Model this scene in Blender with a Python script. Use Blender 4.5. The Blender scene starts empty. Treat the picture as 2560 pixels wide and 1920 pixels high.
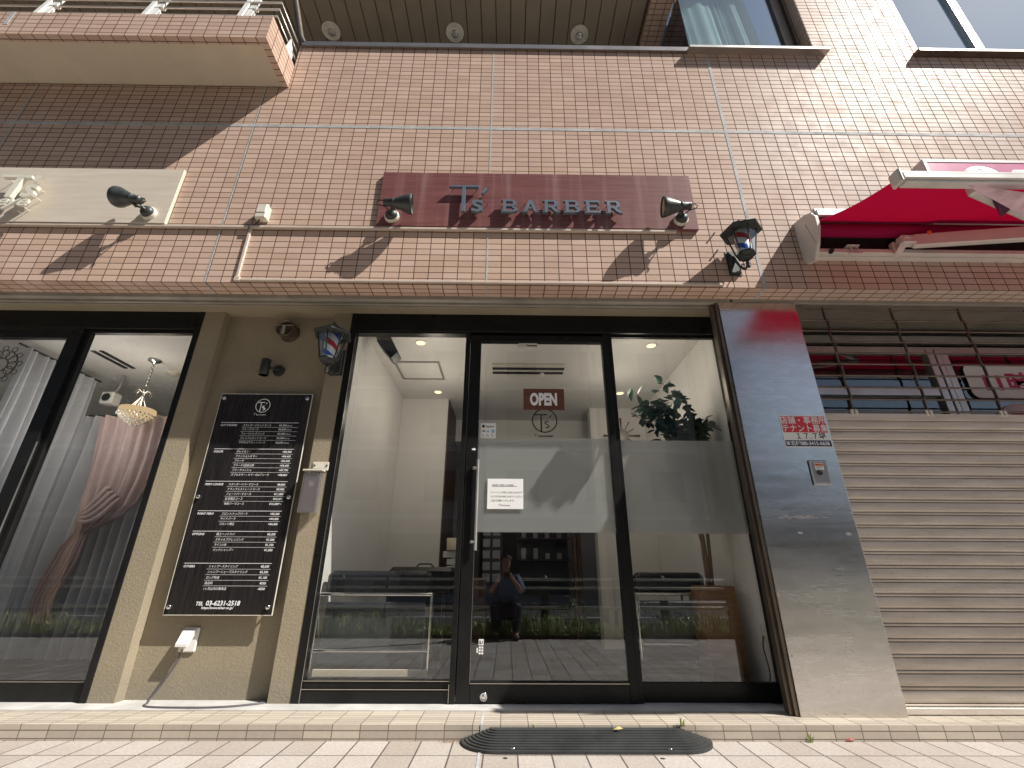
import bpy, math, random
from mathutils import Vector, Matrix
random.seed(7)
PI = math.pi
sc = bpy.context.scene
COL = sc.collection
# ------------------------------------------------------------------ camera frame
F0, PITCH, ROLL, YAW = 1139.03, 0.39709, 0.004412, -0.0100766
CAM = Vector((0.1911, -3.2536, 0.8968))
def _basis():
    cy, sy, cp, sp = math.cos(YAW), math.sin(YAW), math.cos(PITCH), math.sin(PITCH)
    R0 = Vector((cy, sy, 0)); F = Vector((-sy*cp, cy*cp, sp)); U = R0.cross(F)
    c, s = math.cos(ROLL), math.sin(ROLL)
    return c*R0 + s*U, -s*R0 + c*U, F
CR, CU, CF = _basis()
def ray(x, y): return CR*((x-1280)/F0) - CU*((y-960)/F0) + CF
def at(x, y, Y):
    d = ray(x, y); return CAM + d*((Y-CAM.y)/d.y)
def atz(x, y, Z):
    d = ray(x, y); return CAM + d*((Z-CAM.z)/d.z)
def atx(x, y, X):
    d = ray(x, y); return CAM + d*((X-CAM.x)/d.x)
HB = 3.17          # underside of the tiled front
ST = 0.08          # step top
# ------------------------------------------------------------------ objects
def tag(o, label=None, cat=None, group=None, kind=None):
    if label: o['label'] = label
    if cat: o['category'] = cat
    if group: o['group'] = group
    if kind: o['kind'] = kind
    return o
def empty(name, loc=(0,0,0), label=None, cat=None, group=None, kind=None, rz=0):
    o = bpy.data.objects.new(name, None); COL.objects.link(o)
    o.location = loc; o.rotation_euler = (0,0,rz); o.empty_display_size = .1
    return tag(o, label, cat, group, kind)
def wloc(o):
    v = Vector((0,0,0))
    while o is not None:
        v += Vector(o.location); o = o.parent
    return v
class MB:
    def __init__(s): s.v = []; s.f = []; s.m = []; s.sm = []
    def add(s, vs, fs, mi=0, smooth=False):
        b = len(s.v); s.v += [Vector(p) for p in vs]
        for f in fs: s.f.append(tuple(i+b for i in f)); s.m.append(mi); s.sm.append(smooth)
        return s
    def box(s, a, b, mi=0, M=None):
        x0,y0,z0 = [min(a[i],b[i]) for i in range(3)]; x1,y1,z1 = [max(a[i],b[i]) for i in range(3)]
        vs = [(x0,y0,z0),(x1,y0,z0),(x1,y1,z0),(x0,y1,z0),(x0,y0,z1),(x1,y0,z1),(x1,y1,z1),(x0,y1,z1)]
        if M: vs = [M@Vector(p) for p in vs]
        return s.add(vs, [(0,3,2,1),(4,5,6,7),(0,1,5,4),(1,2,6,5),(2,3,7,6),(3,0,4,7)], mi)
    def bbox(s, a, b, r=.006, mi=0):
        """box with chamfered edges"""
        lo = [min(a[i],b[i]) for i in range(3)]; hi = [max(a[i],b[i]) for i in range(3)]
        r = min(r, *[(hi[i]-lo[i])*.45 for i in range(3)])
        import itertools
        vs = []; idx = {}
        for sx, sy, sz in itertools.product((0,1),(0,1),(0,1)):
            sg = (sx,sy,sz); c = [hi[i] if sg[i] else lo[i] for i in range(3)]
            inn = [c[i] + (r if not sg[i] else -r) for i in range(3)]
            for k in range(3):
                p = list(inn); p[k] = c[k]; idx[(sg,k)] = len(vs); vs.append(tuple(p))
        fs = []
        for k in range(3):
            i, j = [q for q in range(3) if q != k]
            for sk in (0,1):
                def g(si, sj):
                    sg = [0,0,0]; sg[k] = sk; sg[i] = si; sg[j] = sj; return idx[(tuple(sg),k)]
                fs.append((g(0,0),g(1,0),g(1,1),g(0,1)))
        for k in range(3):
            i, j = [q for q in range(3) if q != k]
            for si in (0,1):
                for sj in (0,1):
                    a0 = [0,0,0]; a1 = [0,0,0]; a0[i]=a1[i]=si; a0[j]=a1[j]=sj; a1[k] = 1
                    fs.append((idx[(tuple(a0),i)], idx[(tuple(a1),i)], idx[(tuple(a1),j)], idx[(tuple(a0),j)]))
        for sg in itertools.product((0,1),(0,1),(0,1)):
            fs.append(tuple(idx[(sg,k)] for k in range(3)))
        C = Vector([(lo[i]+hi[i])/2 for i in range(3)])
        out = []
        for f in fs:
            P = [Vector(vs[i]) for i in f]; n = (P[1]-P[0]).cross(P[2]-P[0])
            ctr = sum(P, Vector())/len(P)
            out.append(f if n.dot(ctr-C) > 0 else tuple(reversed(f)))
        return s.add(vs, out, mi)
    def tube(s, pts, r, n=8, mi=0, cap=True, smooth=True):
        pts = [Vector(p) for p in pts]; rs = r if isinstance(r,(list,tuple)) else [r]*len(pts)
        vs = []; fs = []; up = None
        for i, p in enumerate(pts):
            t = (pts[min(i+1,len(pts)-1)] - pts[max(i-1,0)]).normalized()
            if up is None: up = t.orthogonal().normalized()
            up = (up - t*up.dot(t)); up = up.normalized() if up.length > 1e-6 else t.orthogonal().normalized()
            w = t.cross(up)
            for k in range(n):
                a = 2*PI*k/n; vs.append(p + (up*math.cos(a) + w*math.sin(a))*rs[i])
        for i in range(len(pts)-1):
            for k in range(n):
                k2 = (k+1)%n; fs.append((i*n+k, i*n+k2, (i+1)*n+k2, (i+1)*n+k))
        s.add(vs, fs, mi, smooth)
        if cap:
            s.add(vs[:n], [tuple(reversed(range(n)))], mi); s.add(vs[-n:], [tuple(range(n))], mi)
        return s
    def lathe(s, prof, o, ax=(0,0,1), n=20, mi=0, smooth=True, rot=0):
        """prof: (radius, distance along axis)"""
        ax = Vector(ax).normalized(); u = ax.orthogonal().normalized(); w = ax.cross(u); o = Vector(o)
        vs = []; fs = []
        for r, h in prof:
            for k in range(n):
                a = 2*PI*k/n + rot; vs.append(o + ax*h + (u*math.cos(a)+w*math.sin(a))*max(r,1e-5))
        for i in range(len(prof)-1):
            for k in range(n):
                k2 = (k+1)%n; fs.append((i*n+k, i*n+k2, (i+1)*n+k2, (i+1)*n+k))
        s.add(vs, fs, mi, smooth)
        if prof[0][0] > 1e-4: s.add(vs[:n], [tuple(reversed(range(n)))], mi)
        if prof[-1][0] > 1e-4: s.add(vs[-n:], [tuple(range(n))], mi)
        return s
    def prism(s, poly, d, mi=0):
        """poly: list of 3D points (planar), extruded by vector d"""
        P = [Vector(p) for p in poly]; d = Vector(d); n = len(P)
        N = Vector((0,0,0))
        for i in range(n): N += P[i].cross(P[(i+1)%n])
        if N.dot(d) > 0: P.reverse()
        vs = P + [p+d for p in P]
        fs = [tuple(range(n)), tuple(reversed(range(n,2*n)))] + [(i, i+n, (i+1)%n+n, (i+1)%n) for i in range(n)]
        return s.add(vs, fs, mi)
    def quad(s, a, b, c, d, mi=0): return s.add([a,b,c,d], [(0,1,2,3)], mi)
    def text(s, body, h, p, mi=0, align='LEFT', ext=.0, xs=1., bold=0., shear=0., space=1., ax=(1,0,0), ay=(0,0,1), mirror=False):
        """lettering; p is the base-line start (or centre/right end); h the font size"""
        c = bpy.data.curves.new('t', 'FONT'); c.body = body; c.size = h; c.align_x = align
        c.extrude = ext; c.offset = bold; c.shear = shear; c.space_character = space; c.resolution_u = 3
        o = bpy.data.objects.new('t', c); COL.objects.link(o)
        dg = bpy.context.evaluated_depsgraph_get()
        me = bpy.data.meshes.new_from_object(o.evaluated_get(dg))
        ax = Vector(ax)*xs; ay = Vector(ay); nn = Vector(ax).normalized().cross(ay.normalized()); p = Vector(p)
        vs = [p + ax*v.co.x + ay*v.co.y + nn*v.co.z for v in me.vertices]
        s.add(vs, [tuple(f.vertices) for f in me.polygons], mi)
        bpy.data.objects.remove(o); bpy.data.curves.remove(c); bpy.data.meshes.remove(me)
        return s
    def build(s, name, mats, parent=None, local=False, bevel=0):
        if not isinstance(mats,(list,tuple)): mats = [mats]
        me = bpy.data.meshes.new(name)
        off = wloc(parent) if (parent and not local) else Vector((0,0,0))
        me.from_pydata([tuple(v-off) for v in s.v], [], s.f)
        uv = me.uv_layers.new(name='UVMap')
        for m in mats: me.materials.append(m)
        for p in me.polygons:
            p.material_index = s.m[p.index]; p.use_smooth = s.sm[p.index]
            n = p.normal; a = (abs(n.x), abs(n.y), abs(n.z)); k = a.index(max(a))
            for li, vi in zip(p.loop_indices, p.vertices):
                w = s.v[vi]
                uv.data[li].uv = (w.y, w.z-HB) if k == 0 else ((w.x, w.z-HB) if k == 1 else (w.x, w.y))
        me.validate()
        o = bpy.data.objects.new(name, me); COL.objects.link(o)
        if parent: o.parent = parent
        if bevel:
            m = o.modifiers.new('b','BEVEL'); m.width = bevel; m.segments = 2; m.limit_method = 'ANGLE'
        return o
def copy_tree(o, parent=None):
    c = o.copy(); COL.objects.link(c); c.parent = parent
    for ch in list(o.children): copy_tree(ch, c)
    return c
# ------------------------------------------------------------------ materials
class NT:
    def __init__(s, name):
        s.m = bpy.data.materials.new(name); s.m.use_nodes = True; s.t = s.m.node_tree; s.t.nodes.clear()
        s.out = s.n('ShaderNodeOutputMaterial')
    def n(s, t, **k):
        nd = s.t.nodes.new(t)
        for a, b in k.items():
            if hasattr(nd, a) and not a.startswith('i_'): setattr(nd, a, b)
        return nd
    def l(s, a, b): s.t.links.new(a, b)
    def coord(s, kind='Object', scale=(1,1,1)):
        c = s.n('ShaderNodeTexCoord'); m = s.n('ShaderNodeMapping'); m.inputs['Scale'].default_value = scale
        s.l(c.outputs[kind], m.inputs['Vector']); return m.outputs['Vector']
    def noise(s, vec, scale, detail=4, rough=.55, dist=0):
        n = s.n('ShaderNodeTexNoise'); n.inputs['Scale'].default_value = scale; n.inputs['Detail'].default_value = detail
        n.inputs['Roughness'].default_value = rough; n.inputs['Distortion'].default_value = dist
        if vec: s.l(vec, n.inputs['Vector'])
        return n.outputs['Fac']
    def ramp(s, fac, stops):
        r = s.n('ShaderNodeValToRGB'); e = r.color_ramp.elements
        while len(e) < len(stops): e.new(.5)
        for el, (p, c) in zip(e, stops):
            el.position = p; el.color = (c[0],c[1],c[2],1) if isinstance(c,(tuple,list)) else (c,c,c,1)
        s.l(fac, r.inputs['Fac']); return r.outputs['Color']
    def mix(s, fac, a, b, mode='MIX'):
        m = s.n('ShaderNodeMix', data_type='RGBA', blend_type=mode)
        for sock, v in ((m.inputs['Factor'],fac),(m.inputs['A'],a),(m.inputs['B'],b)):
            pass
        ins = [i for i in m.inputs if i.enabled]
        for sock, v in zip(ins, (fac,a,b)):
            if hasattr(v, 'links'): s.l(v, sock)
            elif isinstance(v,(tuple,list)): sock.default_value = (v[0],v[1],v[2],1)
            elif sock.type == 'RGBA': sock.default_value = (v,v,v,1)
            else: sock.default_value = v
        return [o for o in m.outputs if o.enabled][0]
    def bump(s, h, strength=.3, dist=.01, normal=None):
        b = s.n('ShaderNodeBump'); b.inputs['Strength'].default_value = strength; b.inputs['Distance'].default_value = dist
        s.l(h, b.inputs['Height'])
        if normal: s.l(normal, b.inputs['Normal'])
        return b.outputs['Normal']
    def pbr(s, col, rough=.5, metal=0, spec=.5, normal=None, **k):
        p = s.n('ShaderNodeBsdfPrincipled')
        for nm, v in (('Base Color',col),('Roughness',rough),('Metallic',metal),('Specular IOR Level',spec)):
            if hasattr(v,'links'): s.l(v, p.inputs[nm])
            elif isinstance(v,(tuple,list)): p.inputs[nm].default_value = (v[0],v[1],v[2],1)
            else: p.inputs[nm].default_value = v
        if normal: s.l(normal, p.inputs['Normal'])
        for a, b in k.items():
            a = a.replace('_',' ')
            if a in p.inputs: p.inputs[a].default_value = b
        s.l(p.outputs[0], s.out.inputs['Surface']); return p
def simple(name, col, rough=.5, metal=0, var=.12, nscale=12, bump=0, spec=.5, bscale=60, **k):
    t = NT(name); v = t.coord('Object'); f = t.noise(v, nscale)
    a = tuple(c*(1-var) for c in col); b = tuple(min(1,c*(1+var)) for c in col)
    c = t.ramp(f, [(.3,a),(.7,b)]); nm = None
    if bump: nm = t.bump(t.noise(v, bscale, 3), bump, .004)
    r = t.ramp(t.noise(v, nscale*.6), [(.3,rough*.85),(.7,min(1,rough*1.15))])
    t.pbr(c, r, metal, spec, nm, **k); return t.m
def emis(name, col, s):
    t = NT(name); e = t.n('ShaderNodeEmission'); e.inputs[0].default_value = (*col,1); e.inputs[1].default_value = s
    t.l(e.outputs[0], t.out.inputs['Surface']); return t.m

def tile_mat(name, c1, c2, grout, w=.125, h=.0625, mort=.0042, rough=(.3,.5), stain=True, spec=.5):
    t = NT(name); tc = t.n('ShaderNodeTexCoord'); uv = tc.outputs['UV']
    b = t.n('ShaderNodeTexBrick'); b.offset = 0; b.squash = 1
    b.inputs['Scale'].default_value = 1; b.inputs['Brick Width'].default_value = w; b.inputs['Row Height'].default_value = h
    b.inputs['Mortar Size'].default_value = mort; b.inputs['Mortar Smooth'].default_value = .15; b.inputs['Bias'].default_value = 0
    b.inputs['Color1'].default_value = (*c1,1); b.inputs['Color2'].default_value = (*c2,1); b.inputs['Mortar'].default_value = (*grout,1)
    t.l(uv, b.inputs['Vector'])
    o = t.coord('Object')
    n1 = t.noise(o, 1.3, 5); n2 = t.noise(o, 45, 3)
    c = t.mix(.35, b.outputs['Color'], t.ramp(n1, [(.25,(.72,.72,.76)),(.75,(1.,.97,.9))]), 'MULTIPLY')
    c = t.mix(.25, c, t.ramp(n2, [(.3,.7),(.7,1.)]), 'MULTIPLY')
    if stain:   # blotchy lime bloom on the older tiles
        st = t.noise(t.coord('Object',(1.2,1,1.0)), 1.7, 6, .62, .5)
        x = t.n('ShaderNodeSeparateXYZ'); t.l(tc.outputs['Object'], x.inputs[0])
        mr = t.n('ShaderNodeMapRange'); mr.inputs['From Min'].default_value = 2.3; mr.inputs['From Max'].default_value = 3.4
        t.l(x.outputs['X'], mr.inputs['Value'])
        mm = t.n('ShaderNodeMath', operation='MULTIPLY'); t.l(t.ramp(st, [(.42,0.),(.6,1.)]), mm.inputs[0]); t.l(mr.outputs[0], mm.inputs[1])
        m2 = t.n('ShaderNodeMath', operation='MULTIPLY'); t.l(mm.outputs[0], m2.inputs[0]); m2.inputs[1].default_value = .35
        c2_ = t.mix(m2.outputs[0], c, (.62,.6,.58))
        inv = t.n('ShaderNodeMath', operation='MULTIPLY'); t.l(b.outputs['Fac'], inv.inputs[0]); inv.inputs[1].default_value = 1
        c = t.mix(inv.outputs[0], c2_, grout)
    hgt = t.mix(.12, t.ramp(b.outputs['Fac'], [(0.,1.),(1.,0.)]), n2)
    bn = t.bump(hgt, .7, .003)
    bn = t.bump(t.noise(o, 3.5, 2), .25, .006, bn)
    r = t.mix(b.outputs['Fac'], t.ramp(t.noise(o, 6, 4), [(.3,rough[0]),(.7,rough[1])]), .9)
    sf = t.n('ShaderNodeMath', operation='MULTIPLY_ADD'); t.l(b.outputs['Fac'], sf.inputs[0]); sf.inputs[1].default_value = -spec; sf.inputs[2].default_value = spec
    t.pbr(c, r, 0, sf.outputs[0], bn); return t.m
M = {}
M['tile'] = tile_mat('wall_tile', (.57,.40,.31), (.67,.495,.40), (.13,.08,.06), rough=(.40,.58), spec=.10)
M['kerb'] = tile_mat('step_brick', (.42,.365,.30), (.55,.485,.40), (.2,.17,.14), w=.165, h=.04, mort=.003, rough=(.8,.9), stain=False)
def paving():
    t = NT('paving'); tc = t.n('ShaderNodeTexCoord'); uv = tc.outputs['UV']
    b = t.n('ShaderNodeTexBrick'); b.offset = 0
    for k, v in (('Scale',1),('Brick Width',.185),('Row Height',.259),('Mortar Size',.005),('Mortar Smooth',.2)): b.inputs[k].default_value = v
    b.inputs['Color1'].default_value = (.42,.37,.325,1); b.inputs['Color2'].default_value = (.55,.51,.475,1); b.inputs['Mortar'].default_value = (.13,.11,.10,1)
    mp = t.n('ShaderNodeMapping'); mp.inputs['Location'].default_value = (.11,-.042+.259,0); t.l(uv, mp.inputs['Vector']); t.l(mp.outputs[0], b.inputs['Vector'])
    o = t.coord('Object'); n1 = t.noise(o, 2.2, 6, .6); n2 = t.noise(o, 60, 4, .6)
    vo = t.n('ShaderNodeTexWhiteNoise', noise_dimensions='2D')
    c = t.mix(.5, b.outputs['Color'], t.ramp(n1, [(.3,(.78,.7,.64)),(.7,(1,1,1))]), 'MULTIPLY')
    c = t.mix(.55, c, t.ramp(n2, [(.35,.6),(.65,1.)]), 'MULTIPLY')
    sp = t.noise(o, 5, 5, .7); c = t.mix(t.ramp(sp, [(.62,0.),(.72,.4)]), c, (.3,.24,.2))
    h = t.mix(.3, t.ramp(b.outputs['Fac'], [(0.,1.),(1.,0.)]), n2)
    t.pbr(c, .82, 0, .4, t.bump(h, .6, .004)); return t.m
M['paving'] = paving()
def stucco(name, col):
    t = NT(name); o = t.coord('Object'); v = t.noise(o, 70, 3, .6, .6); n1 = t.noise(o, 1.6, 5)
    c = t.ramp(n1, [(.3,tuple(x*.86 for x in col)),(.7,tuple(x*1.06 for x in col))])
    c = t.mix(.25, c, t.ramp(v, [(.35,.6),(.6,1.)]), 'MULTIPLY')
    # splash dirt low down
    x = t.n('ShaderNodeSeparateXYZ'); tc = t.n('ShaderNodeNewGeometry'); t.l(tc.outputs['Position'], x.inputs[0])
    mr = t.n('ShaderNodeMapRange'); mr.inputs['From Min'].default_value = .32; mr.inputs['From Max'].default_value = .08; t.l(x.outputs['Z'], mr.inputs['Value'])
    mm = t.n('ShaderNodeMath', operation='MULTIPLY'); t.l(mr.outputs[0], mm.inputs[0]); t.l(t.noise(o, 9, 5, .7), mm.inputs[1])
    c = t.mix(mm.outputs[0], c, (.2,.18,.15))
    t.pbr(c, .88, 0, .25, t.bump(v, .55, .006)); return t.m
M['stucco'] = stucco('stucco_tan', (.335,.285,.200))
M['cream'] = simple('cream_soffit', (.60,.52,.40), .85, var=.06, nscale=3, bump=.15, bscale=120)
def board(name, col, pitch):
    t = NT(name); o = t.coord('Object'); c = t.ramp(t.noise(o, 2.2, 4), [(.3,tuple(x*.85 for x in col)),(.7,tuple(x*1.08 for x in col))])
    t.pbr(c, .55, 0, .4, t.bump(t.noise(o, 90, 2), .1, .002)); return t.m
M['soffit'] = board('soffit_board', (.235,.195,.14), .19)
M['steel_grey'] = simple('grey_flashing', (.34,.32,.30), .38, .75, .12, 4)
M['alum'] = simple('aluminium', (.55,.53,.49), .35, .8, .1, 5)
M['bronze'] = simple('bronze_anodised', (.16,.13,.10), .4, .7, .2, 6)
M['sealant'] = simple('sealant', (.42,.43,.43), .75, 0, .22, 9)
M['frame'] = simple('black_frame', (.012,.012,.012), .30, .0, .25, 6, spec=.22)
M['frame_edge'] = simple('bare_metal_edge', (.6,.57,.5), .35, .9, .1, 8)
M['blk'] = simple('black_paint', (.022,.024,.024), .42, .0, .3, 20)
M['gun'] = simple('weathered_black_metal', (.055,.062,.06), .42, .3, .3, 14)
M['white'] = simple('white_plastic', (.78,.77,.73), .38, 0, .05, 12)
M['offw'] = simple('offwhite_plastic', (.66,.62,.53), .45, 0, .1, 14)
M['wallw'] = simple('white_wall', (.74,.72,.69), .8, 0, .03, 3)
M['ceil'] = simple('ceiling_white', (.70,.68,.65), .85, 0, .03, 3)
M['floor'] = simple('dark_floor', (.018,.016,.015), .5, 0, .2, 5)
M['leather'] = simple('black_leather', (.012,.013,.016), .38, 0, .2, 10, bump=.2, bscale=90)
M['chrome'] = simple('chrome', (.72,.71,.68), .14, 1, .05, 8)
M['paper'] = simple('paper', (.82,.82,.80), .7, 0, .02, 8)
M['ink'] = simple('ink', (.02,.02,.02), .5)
M['greyink'] = simple('grey_ink', (.3,.3,.3), .5)
M['whitep'] = simple('white_print', (.85,.85,.85), .5, 0, .03)
M['red'] = simple('red_print', (.62,.035,.045), .42, 0, .08, 20)
M['blue'] = simple('blue_print', (.03,.09,.38), .4, 0, .08)
M['navy'] = simple('navy_print', (.012,.02,.065), .4)
M['orange'] = simple('orange_print', (.75,.22,.05), .5)
M['skyblue'] = simple('pale_blue_print', (.2,.5,.7), .5)
M['crimson'] = simple('crimson_print', (.5,.02,.10), .5)
M['pinkp'] = simple('magenta_panel', (.55,.09,.25), .35, 0, .08, 5)
M['asphalt'] = simple('asphalt', (.05,.05,.05), .85, 0, .3, 40, bump=.3)
M['line'] = simple('road_paint', (.7,.7,.68), .7, 0, .15, 20)
M['leaf'] = simple('leaf_dark', (.03,.085,.055), .38, 0, .5, 9)
M['grass'] = simple('grass_blade', (.36,.42,.16), .6, 0, .6, 6)
M['bark'] = simple('bark', (.20,.13,.08), .8, 0, .35, 25, bump=.4)
M['soil'] = simple('soil', (.045,.035,.025), .9, 0, .4, 15, bump=.5)
M['rubber'] = simple('black_rubber', (.035,.037,.037), .55, 0, .25, 9, bump=.15, bscale=150)
M['sill'] = simple('white_stone_sill', (.50,.49,.465), .65, 0, .2, 5, bump=.15, bscale=70)
M['concrete'] = simple('concrete', (.36,.35,.33), .85, 0, .15, 6, bump=.2)
def wood(name, c1, c2, sx=(1.2,8,26), rough=.5, spec=.4, sheen_col=None):
    t = NT(name); o = t.coord('Object', sx); n = t.noise(o, 2.2, 7, .62, .8)
    c = t.ramp(n, [(.28,c1),(.5,tuple((a+b)/2 for a,b in zip(c1,c2))),(.72,c2)])
    if sheen_col:   # pale vertical streaks, the board's sheen painted into its colour
        f = t.noise(t.coord('Object',(6,1,.35)), 1.5, 3, .5); c = t.mix(t.ramp(f, [(.5,0.),(.72,.35)]), c, sheen_col)
    t.pbr(c, rough, 0, spec, t.bump(n, .12, .002)); return t.m
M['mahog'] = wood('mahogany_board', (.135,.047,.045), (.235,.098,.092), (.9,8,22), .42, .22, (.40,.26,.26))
M['lwood'] = wood('pale_board', (.58,.50,.40), (.69,.62,.53), (.8,8,9), .5, .4)
M['dkwood'] = wood('black_wood_print', (.008,.008,.008), (.035,.03,.03), (26,8,1.0), .14, .6)
M['brwood'] = wood('brown_wood', (.10,.035,.02), (.17,.07,.04), (1.5,8,14), .5)
M['plantwood'] = wood('oak_planter', (.22,.11,.05), (.36,.2,.1), (1.2,1.2,12), .55)
M['wallwood'] = wood('dark_panel_wood', (.06,.035,.022), (.11,.065,.04), (8,8,1.5), .5)
def stainless():
    t = NT('stainless_cladding'); o = t.coord('Object', (.5,1,26)); n = t.noise(o, 3, 5, .6)
    big = t.noise(t.coord('Object',(1.0,1,2.6)), 1.5, 4, .5, .4)
    r = t.mix(.2, t.ramp(big, [(.3,.19),(.7,.30)]), t.ramp(n, [(.3,.18),(.7,.36)]))
    c = t.ramp(big, [(.35,(.56,.54,.51)),(.65,(.66,.64,.61))])
    sm = t.noise(t.coord('Object',(2,1,6)), 4, 5, .6, .6); c = t.mix(t.ramp(sm, [(.45,0.),(.72,.6)]), c, (.75,.75,.75))
    sp = t.noise(t.coord('Object'), 38, 2, .5); c = t.mix(t.ramp(sp, [(.72,0.),(.76,.5)]), c, (.2,.16,.12))
    wv = t.noise(t.coord('Object',(.2,1,1.8)), 1.7, 2)
    t.pbr(c, r, 1, .5, t.bump(wv, .16, .03)); return t.m
M['inox'] = stainless()
def shutter_mat():
    t = NT('shutter_paint'); o = t.coord('Object'); n = t.noise(t.coord('Object',(1.2,1,9)), 2.0, 6, .65)
    c = t.ramp(n, [(.3,(.50,.44,.365)),(.6,(.64,.58,.50))])
    d = t.noise(o, 42, 5, .72); c = t.mix(t.ramp(d, [(.6,0.),(.74,.6)]), c, (.22,.18,.15))
    s2 = t.noise(t.coord('Object',(5,1,90)), 1.0, 3, .5); c = t.mix(t.ramp(s2, [(.70,0.),(.76,.75)]), c, (.12,.1,.09))
    t.pbr(c, .5, .1, .45, t.bump(d, .08, .002)); return t.m
M['shutter'] = shutter_mat()
def glass(name, ior=2.1, tint=(.95,.955,.95)):
    t = NT(name); fr = t.n('ShaderNodeFresnel'); fr.inputs['IOR'].default_value = ior
    g = t.n('ShaderNodeNewGeometry'); inv = t.n('ShaderNodeMath', operation='SUBTRACT'); inv.inputs[0].default_value = 1
    t.l(g.outputs['Backfacing'], inv.inputs[1]); mu = t.n('ShaderNodeMath', operation='MULTIPLY'); t.l(fr.outputs[0], mu.inputs[0]); t.l(inv.outputs[0], mu.inputs[1])
    tr = t.n('ShaderNodeBsdfTransparent'); tr.inputs[0].default_value = (*tint,1)
    gl = t.n('ShaderNodeBsdfGlossy'); gl.inputs['Roughness'].default_value = 0; gl.inputs['Color'].default_value = (.88,.95,1,1)
    wv = t.noise(t.coord('Object'), .9, 1); b = t.bump(wv, .006, .02); t.l(b, gl.inputs['Normal'])
    mx = t.n('ShaderNodeMixShader'); t.l(mu.outputs[0], mx.inputs[0]); t.l(tr.outputs[0], mx.inputs[1]); t.l(gl.outputs[0], mx.inputs[2])
    t.l(mx.outputs[0], t.out.inputs['Surface']); return t.m
M['glass'] = glass('window_glass')
M['glass2'] = glass('upper_window_glass', 2.7, (.85,.93,.92))
def film():
    t = NT('frosted_film'); tr = t.n('ShaderNodeBsdfTransparent'); tl = t.n('ShaderNodeBsdfTranslucent'); df = t.n('ShaderNodeBsdfDiffuse')
    rf = t.n('ShaderNodeBsdfRefraction'); rf.inputs['IOR'].default_value = 1.0; rf.inputs['Roughness'].default_value = .35; rf.inputs['Color'].default_value = (.85,.87,.85,1)
    tl.inputs[0].default_value = (.85,.86,.85,1); df.inputs[0].default_value = (.66,.68,.67,1); tr.inputs[0].default_value = (.9,.9,.9,1)
    m1 = t.n('ShaderNodeMixShader'); m1.inputs[0].default_value = .5; t.l(tl.outputs[0], m1.inputs[1]); t.l(df.outputs[0], m1.inputs[2])
    m2 = t.n('ShaderNodeMixShader'); m2.inputs[0].default_value = .34; t.l(m1.outputs[0], m2.inputs[1]); t.l(rf.outputs[0], m2.inputs[2])
    m3 = t.n('ShaderNodeMixShader'); m3.inputs[0].default_value = .12; t.l(m2.outputs[0], m3.inputs[1]); t.l(tr.outputs[0], m3.inputs[2])
    t.l(m3.outputs[0], t.out.inputs['Surface']); return t.m
M['film'] = film()
def cloth(name, col, trans, tcol=None, transp=0):
    t = NT(name); o = t.coord('Object'); n = t.noise(o, 3, 4)
    c = t.ramp(n, [(.3,tuple(x*.88 for x in col)),(.7,col)])
    d = t.n('ShaderNodeBsdfDiffuse'); tl = t.n('ShaderNodeBsdfTranslucent'); t.l(c, d.inputs[0]); tl.inputs[0].default_value = (*(tcol or col),1)
    m1 = t.n('ShaderNodeMixShader'); m1.inputs[0].default_value = trans; t.l(d.outputs[0], m1.inputs[1]); t.l(tl.outputs[0], m1.inputs[2]); o_ = m1
    if transp:
        tr = t.n('ShaderNodeBsdfTransparent'); m2 = t.n('ShaderNodeMixShader'); m2.inputs[0].default_value = transp
        t.l(m1.outputs[0], m2.inputs[1]); t.l(tr.outputs[0], m2.inputs[2]); o_ = m2
    t.l(o_.outputs[0], t.out.inputs['Surface']); return t.m
M['awning'] = cloth('red_awning_canvas', (.50,.025,.12), .5, (.60,.022,.125))
M['sheer'] = cloth('sheer_curtain', (.70,.71,.73), .35, None, .08)
M['mauve'] = cloth('mauve_curtain', (.60,.47,.455), .3)
M['lace'] = cloth('lace_curtain', (.85,.90,.90), .3, None, .04)
def acrylic():
    t = NT('clear_acrylic'); tr = t.n('ShaderNodeBsdfTransparent'); tr.inputs[0].default_value = (.93,.93,.93,1)
    gl = t.n('ShaderNodeBsdfGlossy'); gl.inputs['Roughness'].default_value = .08; df = t.n('ShaderNodeBsdfDiffuse'); df.inputs[0].default_value = (.85,.85,.82,1)
    a = t.n('ShaderNodeMixShader'); a.inputs[0].default_value = .05; t.l(tr.outputs[0], a.inputs[1]); t.l(df.outputs[0], a.inputs[2])
    b = t.n('ShaderNodeMixShader'); b.inputs[0].default_value = .07; t.l(a.outputs[0], b.inputs[1]); t.l(gl.outputs[0], b.inputs[2])
    t.l(b.outputs[0], t.out.inputs['Surface']); return t.m
M['acryl'] = acrylic()
M['crystal'] = simple('crystal', (.85,.8,.7), .08, .55, .3, 60)
M['goldglow'] = emis('chandelier_glow', (1.,.70,.38), .55)
M['bulb'] = emis('downlight_lamp', (1.,.76,.40), 1.7)
M['amber'] = simple('amber_lens', (.8,.62,.35), .3)
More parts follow.
